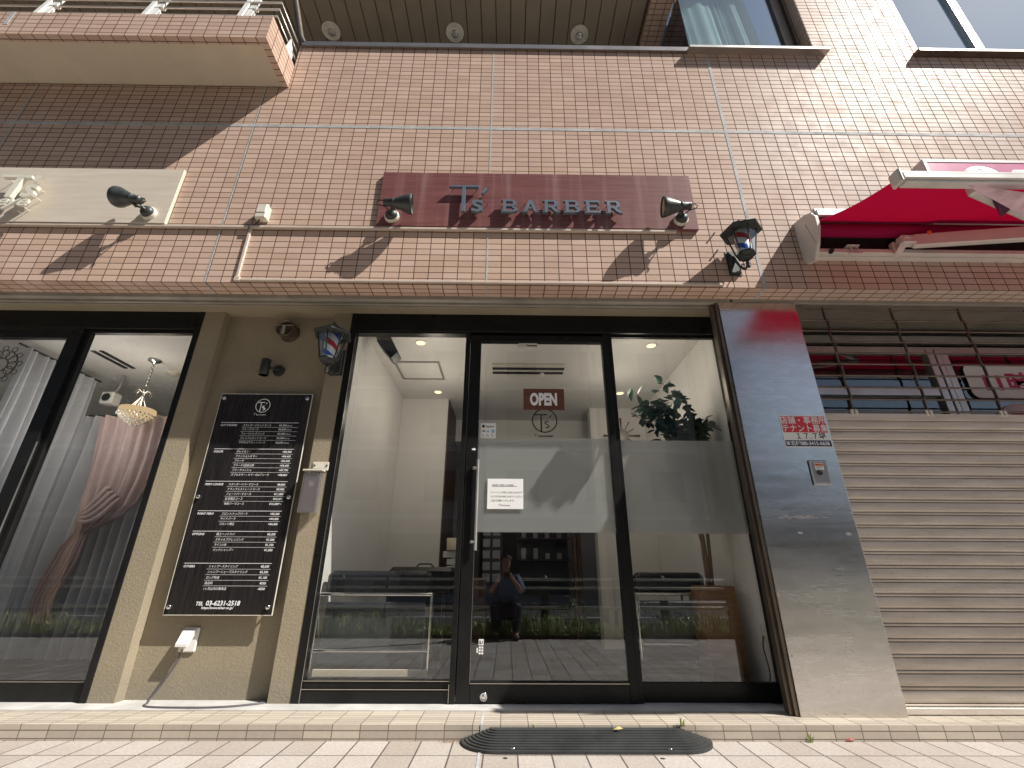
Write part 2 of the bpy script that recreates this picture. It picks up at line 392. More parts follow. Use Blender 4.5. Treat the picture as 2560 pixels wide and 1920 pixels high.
def stripes():
    t = NT('barber_stripes'); o = t.coord('Object'); x = t.n('ShaderNodeSeparateXYZ'); t.l(o, x.inputs[0])
    a = t.n('ShaderNodeMath', operation='ARCTAN2'); t.l(x.outputs['Y'], a.inputs[0]); t.l(x.outputs['X'], a.inputs[1])
    b = t.n('ShaderNodeMath', operation='MULTIPLY_ADD'); t.l(a.outputs[0], b.inputs[0]); b.inputs[1].default_value = 1/(2*PI)
    z = t.n('ShaderNodeMath', operation='MULTIPLY'); t.l(x.outputs['Z'], z.inputs[0]); z.inputs[1].default_value = 4.6; t.l(z.outputs[0], b.inputs[2])
    fr = t.n('ShaderNodeMath', operation='FRACT'); t.l(b.outputs[0], fr.inputs[0])
    r = t.n('ShaderNodeValToRGB'); r.color_ramp.interpolation = 'CONSTANT'; e = r.color_ramp.elements
    cs = [(0,(.85,.84,.8)),(.27,(.6,.04,.05)),(.5,(.85,.84,.8)),(.77,(.03,.12,.5))]
    while len(e) < 4: e.new(.5)
    for el, (p, c) in zip(e, cs): el.position = p; el.color = (*c,1)
    t.l(fr.outputs[0], r.inputs[0]); t.pbr(r.outputs[0], .35, 0, .5); return t.m
M['pole'] = stripes()
M['lampglass'] = glass('lantern_glass', 1.6, (.9,.92,.93))
M['skin'] = simple('skin', (.45,.26,.19), .55); M['hair'] = simple('black_hair', (.012,.01,.01), .5)
M['denim'] = simple('denim_shirt', (.10,.16,.27), .85, 0, .2, 14); M['jeans'] = simple('dark_jeans', (.03,.035,.06), .85, 0, .2, 14)
M['shoe'] = simple('shoe', (.04,.03,.03), .6)
def facade(name, wall, win):
    return simple(name, wall, .8, 0, .08, 2)
M['opp1'] = facade('opposite_wall_beige', (.40,.36,.31), 0); M['opp2'] = facade('opposite_wall_grey', (.28,.26,.25), 0)
M['darkglass'] = simple('dark_window', (.03,.035,.045), .1, 0, .2, 4, spec=.7)
M['balcw'] = simple('balcony_panel_white', (.6,.6,.58), .6)
# ================================================================== SETTING
LW, RW = -9.0, 9.5
mb = MB(); mb.add([(-60,-60,-.125),(60,-60,-.125),(60,14,-.125),(-60,14,-.125)], [(0,1,2,3)]); g = mb.build('ground', M['asphalt']); tag(g, kind='structure')
mb = MB(); mb.box((-45,-3.66,-.12),(45,.01,0)); o = mb.build('pavement', M['paving']); tag(o, kind='structure')
mb = MB(); mb.box((-45,-4.55,-.12),(45,-3.664,-.02)); mb.box((-45,-3.70,-.119),(45,-3.666,.05)); o = mb.build('planting_bed', M['soil']); tag(o, kind='structure')
mb = MB(); mb.box((-45,-4.75,-.121),(45,-4.554,.02)); o = mb.build('kerbstone', M['concrete']); tag(o, kind='structure')
mb = MB()
for yy in (-5.2,-9.1,-12.9): mb.box((-45,yy-.06,-.125),(45,yy+.06,-.117))
o = mb.build('road_marking', M['line']); tag(o, kind='structure')
mb = MB(); mb.box((-45,-17.2,-.12),(45,-13.4,.02)); o = mb.build('far_pavement', M['concrete']); tag(o, kind='structure')
# step: two courses of brick along the front and a pale stone threshold
mb = MB(); mb.box((-10,.012,-.1),(10,.30,ST)); 
mb.box((2.05,.30,-.1),(10,.62,ST-.001)); o = mb.build('front_step', M['kerb']); tag(o, kind='structure')
mb = MB(); mb.box((-10,.302,-.1),(2.045,.66,ST+.004)); o = mb.build('threshold', M['sill']); tag(o, kind='structure')

mb = MB(); mb.box((.045,-3.6,.0005),(.060,.0115,.003)); mb.box((.046,.0105,.003),(.059,.29,ST+.002)); mb.box((.046,.008,.003),(.059,.0118,ST+.001)); o = mb.build('pavement_joint', M['sealant']); tag(o, kind='structure')
# ================================================================== TILED BUILDING
B = empty('apartment_building', (0,0,0), 'pink-brown tiled apartment building front with first-floor balcony and ground-floor shops', 'building')
T = M['tile']; FT = HB+3.16            # top of the parapet
W1 = (2.23, 3.62); W2 = (4.83, 9.5); TOP = HB+7.0
mb = MB()
mb.box((LW,0,HB),(-2.15,.172,HB+2.463))             # under the balcony
mb.box((-2.15,0,HB),(W1[0],.172,FT))                # centre
mb.box((W1[0],0,HB),(RW,.172,FT-.02))               # right, up to window sills
mb.box((W1[1],0,FT-.02),(W2[0],.30,TOP))            # between the windows
mb.box((W1[0],0,HB+5.2),(W1[1],.30,TOP)); mb.box((W2[0],0,HB+5.4),(W2[1],.30,TOP))
mb.box((1.93,.02,HB+4.30),(W1[0]-.03,1.6,HB+4.9))   # brown beam beside the soffit
mb.build('tiled_wall', T, B)
mb = MB()                                            # sealant joints, 2 mm proud
jz = HB+1.25*1.5105
mb.box((LW,-.003,jz-.017),(RW,.01,jz+.017))
for xx, wd in ((-4.77,.006),(-2.385,.006),(0,.006),(2.385,.014),(6.16,.006)):
    top = HB+2.46 if xx < -2.2 else FT-.03
    if xx > 3.7: top = HB+3.1
    mb.box((xx-wd,-.0025,HB+.002),(xx+wd,.01,jz-.0175)); mb.box((xx-wd,-.0025,jz+.0175),(xx+wd,.01,top))
    mb.box((xx-wd,.002,HB-.0025),(xx+wd,.17,HB+.004))
mb.build('sealant_joint', M['sealant'], B)
# parapet flashing
mb = MB(); mb.box((-2.12,-.028,FT),(2.22,.2,FT+.035)); mb.box((-2.12,-.028,FT-.03),(2.22,-.012,FT))
mb.build('parapet_coping', M['steel_grey'], B)
mb = MB(); mb.prism([(2.17,-.085,FT-.02),(2.17,-.085,FT-.055),(2.17,.0,FT-.04),(2.17,.25,FT+.035),(2.17,.25,FT+.055),(2.17,0,FT+.005)], (1.56,0,0)); mb.build('window_sill', M['alum'], B)
mb = MB(); mb.prism([(4.74,-.075,FT+.0),(4.74,-.075,FT-.035),(4.74,.0,FT-.03),(4.74,.25,FT+.035),(4.74,.25,FT+.055),(4.74,0,FT+.02)], (4.6,0,0)); mb.build('window_sill', M['bronze'], B)
# windows upstairs
def window(x0, x1, z0, z1, Y, fm, mull, parent, name='window', fw=.05):
    w = MB()
    w.box((x0,Y-.03,z0),(x1,Y+.04,z0+fw)); w.box((x0,Y-.03,z1-fw),(x1,Y+.04,z1))
    w.box((x0,Y-.03,z0+fw),(x0+fw,Y+.04,z1-fw)); w.box((x1-fw,Y-.03,z0+fw),(x1,Y+.04,z1-fw))
    for m_, mw in mull: w.box((m_-mw/2,Y-.04,z0+fw),(m_+mw/2,Y+.03,z1-fw))
    f = w.build(name, fm, parent)
    p = MB(); p.box((x0+fw,Y,z0+fw),(x1-fw,Y+.006,z1-fw)); p.build('pane', M['glass2'], f)
    return f
window(W1[0]+.02, W1[1]-.16, FT+.035, HB+5.2, .14, M['bronze'], [], B, fw=.03)
mb = MB(); mb.box((W1[1]-.158,.12,FT+.036),(W1[1]-.08,.22,HB+5.19)); mb.box((W1[1]-.078,.16,FT+.036),(W1[1]-.004,.26,HB+5.19)); mb.build('window_jamb', M['bronze'], B)
mb = MB(); mb.box((W1[0]-.012,.02,FT+.036),(W1[0]-.004,1.5,HB+4.29)); mb.build('side_glazing', M['darkglass'], B)
window(W2[0]+.02, W2[1]-.02, FT+.04, HB+4.62, .10, M['alum'], [(5.66,.10),(7.3,.1)], B, fw=.035)
mb = MB(); mb.box((W2[0],2.0,FT-.01),(W2[1],2.02,HB+5.3)); mb.box((W1[0]+.01,1.2,FT),(W1[1]-.01,.92,HB+5.3)); mb.build('inner_blind', simple('grey_blue_blind', (.10,.17,.22), .7), B)
# lace curtain upstairs
mb = MB(); n = 90; vs = []; fs = []
for i in range(n+1):
    u = i/n; xx = 2.28+.98*u; yy = .25+.03*math.sin(u*24+3.2*math.sin(u*6.1))+.02*math.sin(u*61+4*math.sin(u*9))*math.sin(u*7)
    for k in range(4): vs.append((xx-.02*k, yy+.01*k, FT+.04+k*.55+(.0 if k == 0 else .05*math.sin(u*9+k))))
for i in range(n):
    for k in range(3): fs.append((4*i+k,4*i+4+k,4*i+5+k,4*i+k+1))
mb.add(vs, fs, smooth=True); mb.build('lace_curtain', M['lace'], B)
# veranda soffit of long boards with dark grooves
SZ = HB+4.37
mb = MB(); pitch = .19; x = -9.0 + .07
while x < 1.9:
    mb.box((x+.006,.03,SZ),(x+pitch-.006,2.4,SZ+.02)); x += pitch
mb.build('soffit_board', M['soffit'], B)
mb = MB(); mb.box((-9,.02,SZ+.02),(1.93,2.45,SZ+.30)); mb.box((-9,2.4,HB+2.5),(2.2,2.55,SZ+.02)); mb.build('soffit_backing', M['wallwood'], B)
for (x,y) in ((828,76),(1137,80),(1448,85)):
    c = atz(x, y, SZ-.0); d = MB()
    d.lathe([(.118,0),(.118,.022),(.098,.022),(.092,.004)], (c.x,c.y,c.z), (0,0,-1), 28)
    o = d.build('downlight', M['offw'], B)
    d = MB(); d.lathe([(.091,.003),(.0,.0035)], (c.x,c.y,c.z), (0,0,-1), 24); d.build('reflector', M['gun'], o)
    d = MB(); d.lathe([(.045,.004),(.05,.012),(.036,.02),(0,.024)], (c.x+.0,c.y+.02,c.z), (0,0,-1), 16); d.build('bulb', M['alum'], o)
# balcony at left
BX, BY, BZ0, BZ1 = -2.15, -.487, HB+2.463, HB+2.463+.335
mb = MB()
mb.box((LW,BY,BZ0),(BX,BY+.07,BZ1)); mb.box((BX-.07,BY+.07,BZ0),(BX,.0,BZ1)); mb.box((LW,BY+.07,BZ0+.06),(BX-.07,0.2,BZ1-.05))
bal = mb.build('balcony', T, B)
mb = MB(); mb.box((LW,BY+.071,BZ0+.012),(BX-.071,-.001,BZ0+.06)); mb.build('balcony_soffit', M['cream'], bal)
mb = MB(); mb.box((-4.70,BY-.003,BZ0+.14),(-4.66,BY+.02,BZ1)); mb.build('sealant_joint', M['sealant'], bal)
mb = MB()
for zz in (BZ1+.05, BZ1+.155, BZ1+.27, BZ1+.385): mb.tube([(LW,BY+.09,zz),(BX-.03,BY+.09,zz),(BX-.03,.1,zz)], .011, 8)
mb.build('rail', M['alum'], bal)
for px in (-4.57, -3.50, -2.55, -5.9, -7.2):
    p = MB()
    p.prism([(px,BY+.03,BZ1),(px+.045,BY+.03,BZ1),(px+.045,BY+.10,BZ1+.5),(px,BY+.10,BZ1+.5)], (0,.02,0))
    p.prism([(px+.058,BY+.045,BZ1),(px+.12,BY+.045,BZ1),(px+.12,BY+.115,BZ1+.5),(px+.058,BY+.115,BZ1+.5)], (0,.02,0))
    for q_ in (.05,.155,.27): p.box((px+.12,BY+.07,BZ1+q_-.018),(px+.145,BY+.11,BZ1+q_+.018))
    p.build('railing_post', M['white'], bal)
p = MB()   # bracket on the return of the balcony beside the wall
for dx in (0,.07):
    p.prism([(BX-.02-dx*.3,-.20+dx,BZ1-.02),(BX-.02-dx*.3,-.09+dx,BZ1-.02),(BX-.02-dx*.3,-.11+dx,BZ1+.16),(BX-.02-dx*.3,-.15+dx,BZ1+.22)], (.012,0,0))
p.build('railing_bracket', M['white'], bal)
p = MB(); a0 = Vector((-2.11,-.0,FT+.02)); a1 = Vector((-2.45,-.02,SZ-.03))
p.tube([a0, a0+Vector((-.06,0,.12)), a1], .034, 10); p.build('corner_pipe', M['bronze'], B)

# ---- head of the recess, ground-floor walls
mb = MB()
mb.box((LW,.173,HB-.035),(2.18,.21,HB+.012)); mb.box((LW,.215,HB-.015),(2.15,.255,HB+.01)); mb.box((LW,.26,HB-.03),(2.15,.285,HB+.01)); mb.box((LW,.33,HB-.012),(2.13,.345,HB+.012))
mb.box((2.16,.173,HB-.03),(RW,.20,HB+.012)); mb.box((LW,.16,HB+.0125),(RW,.70,HB+.05))
mb.build('head_rail', simple('matt_rail', (.34,.31,.27), .7, .15, .15, 5, spec=.25), B)
mb = MB(); mb.box((LW,.288,HB-.004),(2.13,.329,HB+.012)); mb.box((LW,.346,HB-.010),(2.13,.66,HB+.012)); mb.build('recess_soffit', M['stucco'], B)
mb = MB()
mb.box((-2.645,.46,ST),(-2.46,.8,HB-.011)); mb.box((-1.428,.46,ST),(-1.272,.8,HB-.011)); mb.box((-2.459,.552,ST),(-1.429,.78,HB-.011))
mb.build('stucco_pier', M['stucco'], B)
# stainless pillar between barber shop and shutter
mb = MB(); mb.box((2.05,.172,ST),(2.735,.262,HB-.036)); mb.box((2.19,.2621,ST),(2.7345,.70,HB-.037)); mb.build('steel_pillar', M['inox'], B, bevel=.004)
mb = MB()
for (x0,x1,y0,y1) in ((2.115-.02,2.128-.0,.36,.50),): pass
mb.box((2.000,.205,ST+.005),(2.022,.26,HB-.036)); mb.box((2.024,.182,ST+.005),(2.047,.215,HB-.036)); mb.box((2.024,.225,ST+.005),(2.047,.262,HB-.036))
mb.build('shutter_guide', M['bronze'], B)
# room shells
mb = MB()
mb.box((-1.42,.81,ST),(-1.262,7.2,3.15)); mb.box((2.17,.71,ST),(2.30,7.2,3.15)); mb.box((-1.42,7.2,ST),(2.30,7.3,3.15))
mb.box((-1.261,2.68,ST),(-.63,3.88,3.15)); mb.box((1.383,3.0,ST),(2.169,3.2,3.15)); mb.box((-1.271,.56,ST),(-1.263,.81,3.15))
mb.box((2.158,.56,ST),(2.17,.71,3.15)); mb.box((2.158,.262,ST),(2.188,.558,HB-.04))
mb.build('shop_wall', M['wallw'], B)
mb = MB(); mb.box((-1.42,.56,3.151),(2.30,7.2,3.168)); mb.box((-.629,3.6,2.8),(2.169,3.9,3.150)); mb.build('shop_ceiling', M['ceil'], B)
mb = MB(); mb.box((-1.42,.665,.02),(2.30,7.2,ST)); mb.box((-8.9,.665,.02),(-2.6,6,ST)); mb.build('shop_floor', M['floor'], B)
mb = MB(); mb.box((-.629,2.70,ST),(-.615,3.88,3.15)); mb.build('wood_panel', M['wallwood'], B); mb = MB(); mb.box((-.60,7.0,ST),(1.38,7.19,3.15)); mb.build('wood_panel', M['wallwood'], B)
mb = MB(); mb.box((-8.9,4.2,ST),(-2.65,4.3,3.15)); mb.box((-8.9,.56,ST),(-8.8,4.2,3.15)); mb.box((-2.649,.81,ST),(-2.50,4.2,3.15)); mb.build('salon_wall', M['wallw'], B)
mb = MB(); mb.box((-8.9,.56,3.151),(-2.5,4.3,3.168)); mb.build('salon_ceiling', M['ceil'], B)
mb = MB(); mb.box((2.74,.62,2.0),(RW,.64,HB)); mb.box((2.74,1.9,ST),(RW,2.0,HB)); mb.box((RW,.2,ST),(RW+.1,2,HB)); mb.box((LW-.1,.2,ST),(LW,4,HB))
# (first box removed below: transom zone is open)
mb = MB(); mb.box((2.74,1.9,ST),(RW,2.0,HB-.04)); mb.box((RW-.1,.75,ST),(RW,1.9,HB-.04)); mb.box((2.7355,.75,HB-.06),(RW,1.9,HB-.045)); mb.build('closed_shop_wall', M['wallwood'], B)
# body of the building so that no light leaks in from behind
mb = MB(); mb.box((LW-.3,7.31,0),(RW+.3,7.5,TOP)); mb.box((LW-.3,.2,HB+.06),(RW+.3,7.3,HB+.2)); mb.box((LW-.3,.0,0),(LW-.101,7.3,HB+.05)); mb.box((RW+.101,0,0),(RW+.3,7.3,HB+.05)); mb.box((-2.6,6.05,ST),(-1.43,7.3,HB))
mb.build('rear_wall', M['concrete'], B)

# ================================================================== SHOP FRONTS
def frame_box(mb, x0, x1, z0, z1, Y, l, r, t, b, d=.06):
    """rectangular frame: outer bounds, widths of left/right/top/bottom members"""
    mb.bbox((x0,Y-d/2,z0),(x0+l,Y+d/2,z1), .003); mb.bbox((x1-r,Y-d/2,z0),(x1,Y+d/2,z1), .003)
    mb.bbox((x0+l,Y-d/2+.001,z1-t),(x1-r,Y+d/2-.001,z1), .003); mb.bbox((x0+l,Y-d/2+.001,z0),(x1-r,Y+d/2-.001,z0+b), .003)
def pane(x0, x1, z0, z1, Y, parent, m='glass', t=.006):
    p = MB(); p.box((x0,Y,z0),(x1,Y+t,z1)); return p.build('pane', M[m], parent)
def ring2d(mb, cx, cz, Y, r, w, n=40, sx=1.0, mi=0, d=.0012):
    vs = []
    for i in range(n):
        a = 2*PI*i/n
        for rr in (r, r-w):
            vs.append((cx+math.cos(a)*rr*sx, Y, cz+math.sin(a)*rr))
    mb.add(vs, [(2*i, 2*((i+1)%n), 2*((i+1)%n)+1, 2*i+1) for i in range(n)], mi)
def ts_logo(mb, cx, cz, Y, r, mi=0):
    """round monogram: ring, T, apostrophe and s"""
    w = r*.095
    ring2d(mb, cx, cz, Y, r, w, mi=mi)
    mb.quad((cx-r*.80,Y,cz+r*.52),(cx+r*.20,Y,cz+r*.52),(cx+r*.20,Y,cz+r*.42),(cx-r*.84,Y,cz+r*.42), mi)
    mb.quad((cx-r*.33,Y,cz+r*.415),(cx-r*.21,Y,cz+r*.415),(cx-r*.21,Y,cz-r*.92),(cx-r*.33,Y,cz-r*.88), mi)
    mb.quad((cx+r*.46,Y,cz+r*.45),(cx+r*.56,Y,cz+r*.41),(cx+r*.40,Y,cz+r*.2),(cx+r*.33,Y,cz+r*.24), mi)
    mb.text('s', r*1.25, (cx-r*.10,Y,cz-r*.62), mi, xs=1.15, bold=-.01)
# --- barber shop front
S1 = empty('glazed_storefront', (.43,.5,ST), 'black framed glass front of the barber shop with central sliding door', 'shop front')
FR = M['frame']; Y = .50
mb = MB()
mb.bbox((-1.271,.455,ST+.004),(-1.212,.545,HB-.011), .003)
mb.bbox((2.122,.455,ST+.004),(2.155,.545,HB-.012), .003)
mb.bbox((-1.211,.456,2.975),(2.121,.544,HB-.012), .003)
mb.bbox((-.195,.445,ST+.005),(-.155,.55,2.974), .003)
mb.bbox((1.06,.470,ST+.005),(1.15,.552,2.974), .003)
mb.bbox((-1.211,.457,ST+.005),(-.196,.543,.165), .003); mb.bbox((-1.211,.470,.166),(-.196,.535,.212), .003)
mb.bbox((1.151,.500,ST+.005),(2.121,.543,.205), .003)
mb.bbox((-.154,.505,2.90),(1.059,.548,2.974), .003)
mb.bbox((-1.211,.462,2.955),(-.196,.54,2.974), .002); mb.bbox((1.151,.502,2.955),(2.121,.54,2.974), .002)
mb.build('frame', FR, S1)
mb = MB()   # worn bare edges
mb.box((-1.2115,.452,.1655),(-.1965,.4565,.1695)); mb.box((-1.2105,.464,.213),(-.1965,.4685,.2165)); mb.box((-1.2115,.4515,ST+.01),(-1.2085,.4545,2.9))
mb.box((-.1985,.4415,ST+.01),(-.1955,.4445,.2)); mb.build('worn_edge', M['frame_edge'], S1)
pane(-1.211, -.196, .213, 2.954, .50, S1); pane(1.151, 2.1215, .206, 2.954, .515, S1)
fm = MB(); fm.box((1.152,.5225,1.206),(2.121,.5245,1.966)); fm.build('frosted_film', M['film'], S1)
# door: slides behind the fixed frame
D = MB(); frame_box(D, -.150, 1.108, ST+.012, 2.935, .475, .096, .056, .065, .125, .05); dr = D.build('sliding_door', FR, S1)
p = MB(); p.box((-.054,.472,.2055),(1.052,.478,2.87)); p.build('pane', M['glass'], dr)
p = MB(); p.box((-.053,.4795,1.206),(1.051,.4812,1.966)); p.build('frosted_film', M['film'], dr)
p = MB(); p.box((-.0555,.4485,.2025),(1.0535,.4505,.2065)); p.box((-.0565,.4485,.21),(-.0545,.4495,1.06)); p.build('worn_edge', M['frame_edge'], dr)
p = MB()
p.tube([(-.046,.418,1.765),(-.046,.418,1.068)], .0115, 12)
for zz in (1.70, 1.13): p.lathe([(.015,0),(.015,.008),(.009,.012),(.009,.03)], (-.078,.4485,zz), (0,-1,0), 12); p.tube([(-.078,.420,zz),(-.046,.418,zz)], .008, 8)
p.build('handle', M['alum'], dr)
p = MB(); p.lathe([(.026,0),(.026,.004),(.021,.006),(.018,.003),(.010,.003),(.009,.007),(0,.007)], (.043,.4495,.128), (0,-1,0), 24); p.build('lock', M['chrome'], dr)
p = MB(); p.bbox((.285,.440+.025,2.815),(.46,.470,2.865), .004); o = p.build('door_sensor', M['offw'], dr)
p = MB(); p.box((.37,.4635,2.833),(.455,.4645,2.843)); p.box((.355,.4635,2.84),(.368,.4645,2.85)); p.build('sensor_slot', M['ink'], o)
p = MB(); a = at(1184,1123,.447)
p.prism([(a.x-.014,.4485,a.z+.006),(a.x+.003,.4485,a.z+.006),(a.x+.003,.4485,a.z+.014),(a.x+.02,.4485,a.z),(a.x+.003,.4485,a.z-.014),(a.x+.003,.4485,a.z-.006),(a.x-.014,.4485,a.z-.006)], (0,.0012,0))
tag(p.build('arrow_sticker', M['whitep']), 'small white arrow sticker on the door frame above the handle', 'sticker')
p = MB(); ts_logo(p, .510, 2.122, .4712, .110)
p.text("T's", .036, (.42,.4712,1.975)); p.text("BARBER", .021, (.463,.4712,1.975), xs=1.6, bold=.001)
tag(p.build('logo_decal', M['ink']), 'black round monogram decal on the door glass under the open sign', 'decal')
# card sticker
p = MB(); p.bbox((-.036,.4695,1.962),(.093,.4718,2.094), .001)
st = p.build('card_sticker', M['paper']); tag(st, 'white square card payment sticker at the left edge of the door glass', 'sticker')
p = MB(); p.box((-.024,.4685,2.054),(-.002,.4693,2.078)); p.text('Square', .026, (.006,.469,2.057), bold=.0005); p.text('VISA', .015, (-.024,.469,2.018), bold=.001)
p.build('sticker_print', M['ink'], st)
p = MB(); p.box((.058,.4685,2.008),(.08,.4693,2.034)); p.build('card_logo', M['skyblue'], st); p = MB(); p.box((.018,.4685,2.012),(.034,.4693,2.028)); p.build('card_logo', M['skyblue'], st)
for i in range(3):
    p = MB(); p.box((-.024+i*.04,.4685,1.985),(-.012+i*.04,.4693,1.992)); p.box((-.020+i*.04,.4685,1.976),(-.004+i*.04,.4693,1.981)); p.build('small_print', M['greyink'], st)
# notice
n0 = at(1219,1197,.468); n1 = at(1308,1273,.468)
p = MB(); p.bbox((n0.x,.466,n1.z),(n1.x,.4715,n0.z), .0015)
nt = p.build('notice_sheet', M['paper']); tag(nt, 'white printed notice sheet on the frosted film of the door', 'notice')
p = MB(); h = n0.z-n1.z; w = n1.x-n0.x; X0 = n0.x
p.text('自転車でお越しのお客様へ', .0155, (X0+w*.13,.4652,n0.z-h*.235))
p.box((X0+w*.13,.4650,n0.z-h*.255),(X0+w*.84,.4656,n0.z-h*.248))
for i, s_ in enumerate(('クリーニング屋さん前には止めず', '入り口の左の前に止めてください。', 'ご協力お願いいたします。')):
    p.text(s_, .0172, (X0+w*.085,.4652,n0.z-h*(.48+.135*i)))
p.text("T's", .022, (X0+w*.33,.4652,n0.z-h*.9)); p.text('BARBER', .012, (X0+w*.42,.4652,n0.z-h*.9), xs=1.5)
p.build('notice_print', M['ink'], nt)
# keypad-like security sticker low on the door
p = MB(); a = at(1197,1598,.47); b = at(1214,1640,.47)
for r_ in range(3):
    for c_ in range(2): p.box((a.x+.002+c_*.018,.4695,a.z-.058-r_*.018),(a.x+.016+c_*.018,.4712,a.z-.046-r_*.018))
p.box((a.x,.4695,a.z-.038),(a.x+.036,.4712,a.z)); p.box((a.x-.014,.4695,a.z-.085),(a.x-.004,.4712,a.z-.055))
s_ = p.build('security_sticker', M['paper']); tag(s_, 'small white security sticker low at the left of the door glass', 'sticker')
p = MB(); p.box((a.x+.006,.4685,a.z-.03),(a.x+.014,.4693,a.z-.008)); p.box((a.x+.014,.4685,a.z-.03),(a.x+.022,.4693,a.z-.024)); p.box((a.x+.026,.4685,a.z-.026),(a.x+.031,.4693,a.z-.01)); p.build('sticker_print', M['ink'], s_)
# OPEN sign
c0 = at(1308,971,.452); c1 = at(1411,1024,.452)
os_ = empty('open_sign', (.5,.455,2.33), 'small brown wooden OPEN sign hanging inside the door glass pane', 'sign')
os_['label'] = 'small brown wooden board reading OPEN hung on the door glass'
p = MB(); p.bbox((c0.x+.002,.456,c1.z),(c1.x+.004,.468,c0.z), .002); p.build('board', M['brwood'], os_)
p = MB(); p.text('OPEN', .150, ((c0.x+c1.x)/2,.4545,(c0.z+c1.z)/2-.053), align='CENTER', xs=.60, bold=.0075, space=1.02, ext=.0008); p.build('lettering', M['whitep'], os_)
p = MB(); a = at(1356,936,.46); p.bbox((a.x-.017,.458,a.z-.017),(a.x+.017,.4712,a.z+.017), .003); p.build('suction_hook', M['offw'], os_)
p = MB(); p.tube([(c0.x+.08,.462,c0.z),(a.x,.460,a.z-.018),(c1.x-.09,.462,c0.z)], .0012, 5); p.build('cord', M['offw'], os_)
p = MB(); a = at(1266,940,.468); p.bbox((a.x-.008,.4655,a.z-.008),(a.x+.008,.4712,a.z+.008), .002)
tag(p.build('square_chip', M['offw']), 'tiny white square stuck on the door glass left of the open sign', 'sticker')

# --- hair salon front at the left
S2 = empty('glazed_storefront', (-4,.5,ST), 'black framed sliding glass front of the salon at the left edge', 'shop front')
mb = MB()
mb.bbox((-2.70,.455,ST+.004),(-2.6455,.545,HB-.011), .003)
mb.bbox((LW,.456,2.975),(-2.7005,.544,HB-.012), .003)
frame_box(mb, -3.70, -2.7005, ST+.005, 2.974, .51, .045, .022, .03, .12, .05)
mb.build('frame', FR, S2)
mb = MB(); frame_box(mb, -4.9, -3.705, ST+.005, 2.93, .48, .05, .12, .06, .125, .05); frame_box(mb, -6.3, -4.905, ST+.005, 2.93, .52, .05, .08, .06, .125, .05)
dl = mb.build('sliding_door', FR, S2); mb = MB(); mb.box((-3.7045,.456,2.931),(-6.3,.54,2.9745)); mb.build('door_head', FR, S2)
pane(-3.654, -2.7225, .2055, 2.943, .508, S2); pane(-4.849, -3.826, .2055, 2.869, .477, dl); pane(-6.249, -4.986, .2055, 2.869, .517, dl)
mb = MB(); mb.box((-3.654,.4825,.201),(-2.7225,.4845,.2045)); mb.build('worn_edge', M['frame_edge'], S2)
mb = MB(); mb.box((-3.7035,.4525,ST+.02),(-3.69,.4535,1.9)); mb.build('seal_strip', M['alum'], S2)

# ================================================================== MAIN SIGN
SG = empty('shop_sign', (.45,0,HB+.93), "dark red wooden board with raised grey letters reading T's BARBER", 'sign')
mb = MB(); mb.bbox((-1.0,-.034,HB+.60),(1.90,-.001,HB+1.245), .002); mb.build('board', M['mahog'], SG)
YS = -.034
def pin(a, b, r, mat, par):
    t_ = MB(); t_.tube([a,b], r, 6); t_.build('standoff_pin', mat, par)
def thick(mb, quads, y0, y1):
    for q in quads: mb.prism([(a,y0,b) for a,b in q], (0,y1-y0,0))
L = MB(); S_ = MB()
yf, yb = YS-.056, YS-.026
tx, tz = at(1123,462,yf).x, at(1123,462,yf).z
tx1 = at(1199,462,yf).x; zb = at(1155,527,yf).z
xs0, xs1 = at(1154,500,yf).x, at(1163,500,yf).x
thick(L, [[(tx,tz-.020),(tx+.03,tz),(tx1,tz),(tx1-.006,tz-.020)], [(xs0,zb),(xs0,tz-.0205),(xs1,tz-.0205),(xs1,zb)]], yf, yb)
aa = at(1203,482,yf); bb = at(1219,470,yf)
thick(L, [[(aa.x,aa.z),(aa.x+.022,aa.z-.004),(bb.x+.008,bb.z),(bb.x-.018,bb.z+.008)]], yf, yb)
sp = at(1175,527,yf)
L.text('s', .285, (sp.x,(yf+yb)/2,sp.z), ext=(yb-yf)/2, xs=1.12, bold=.003)
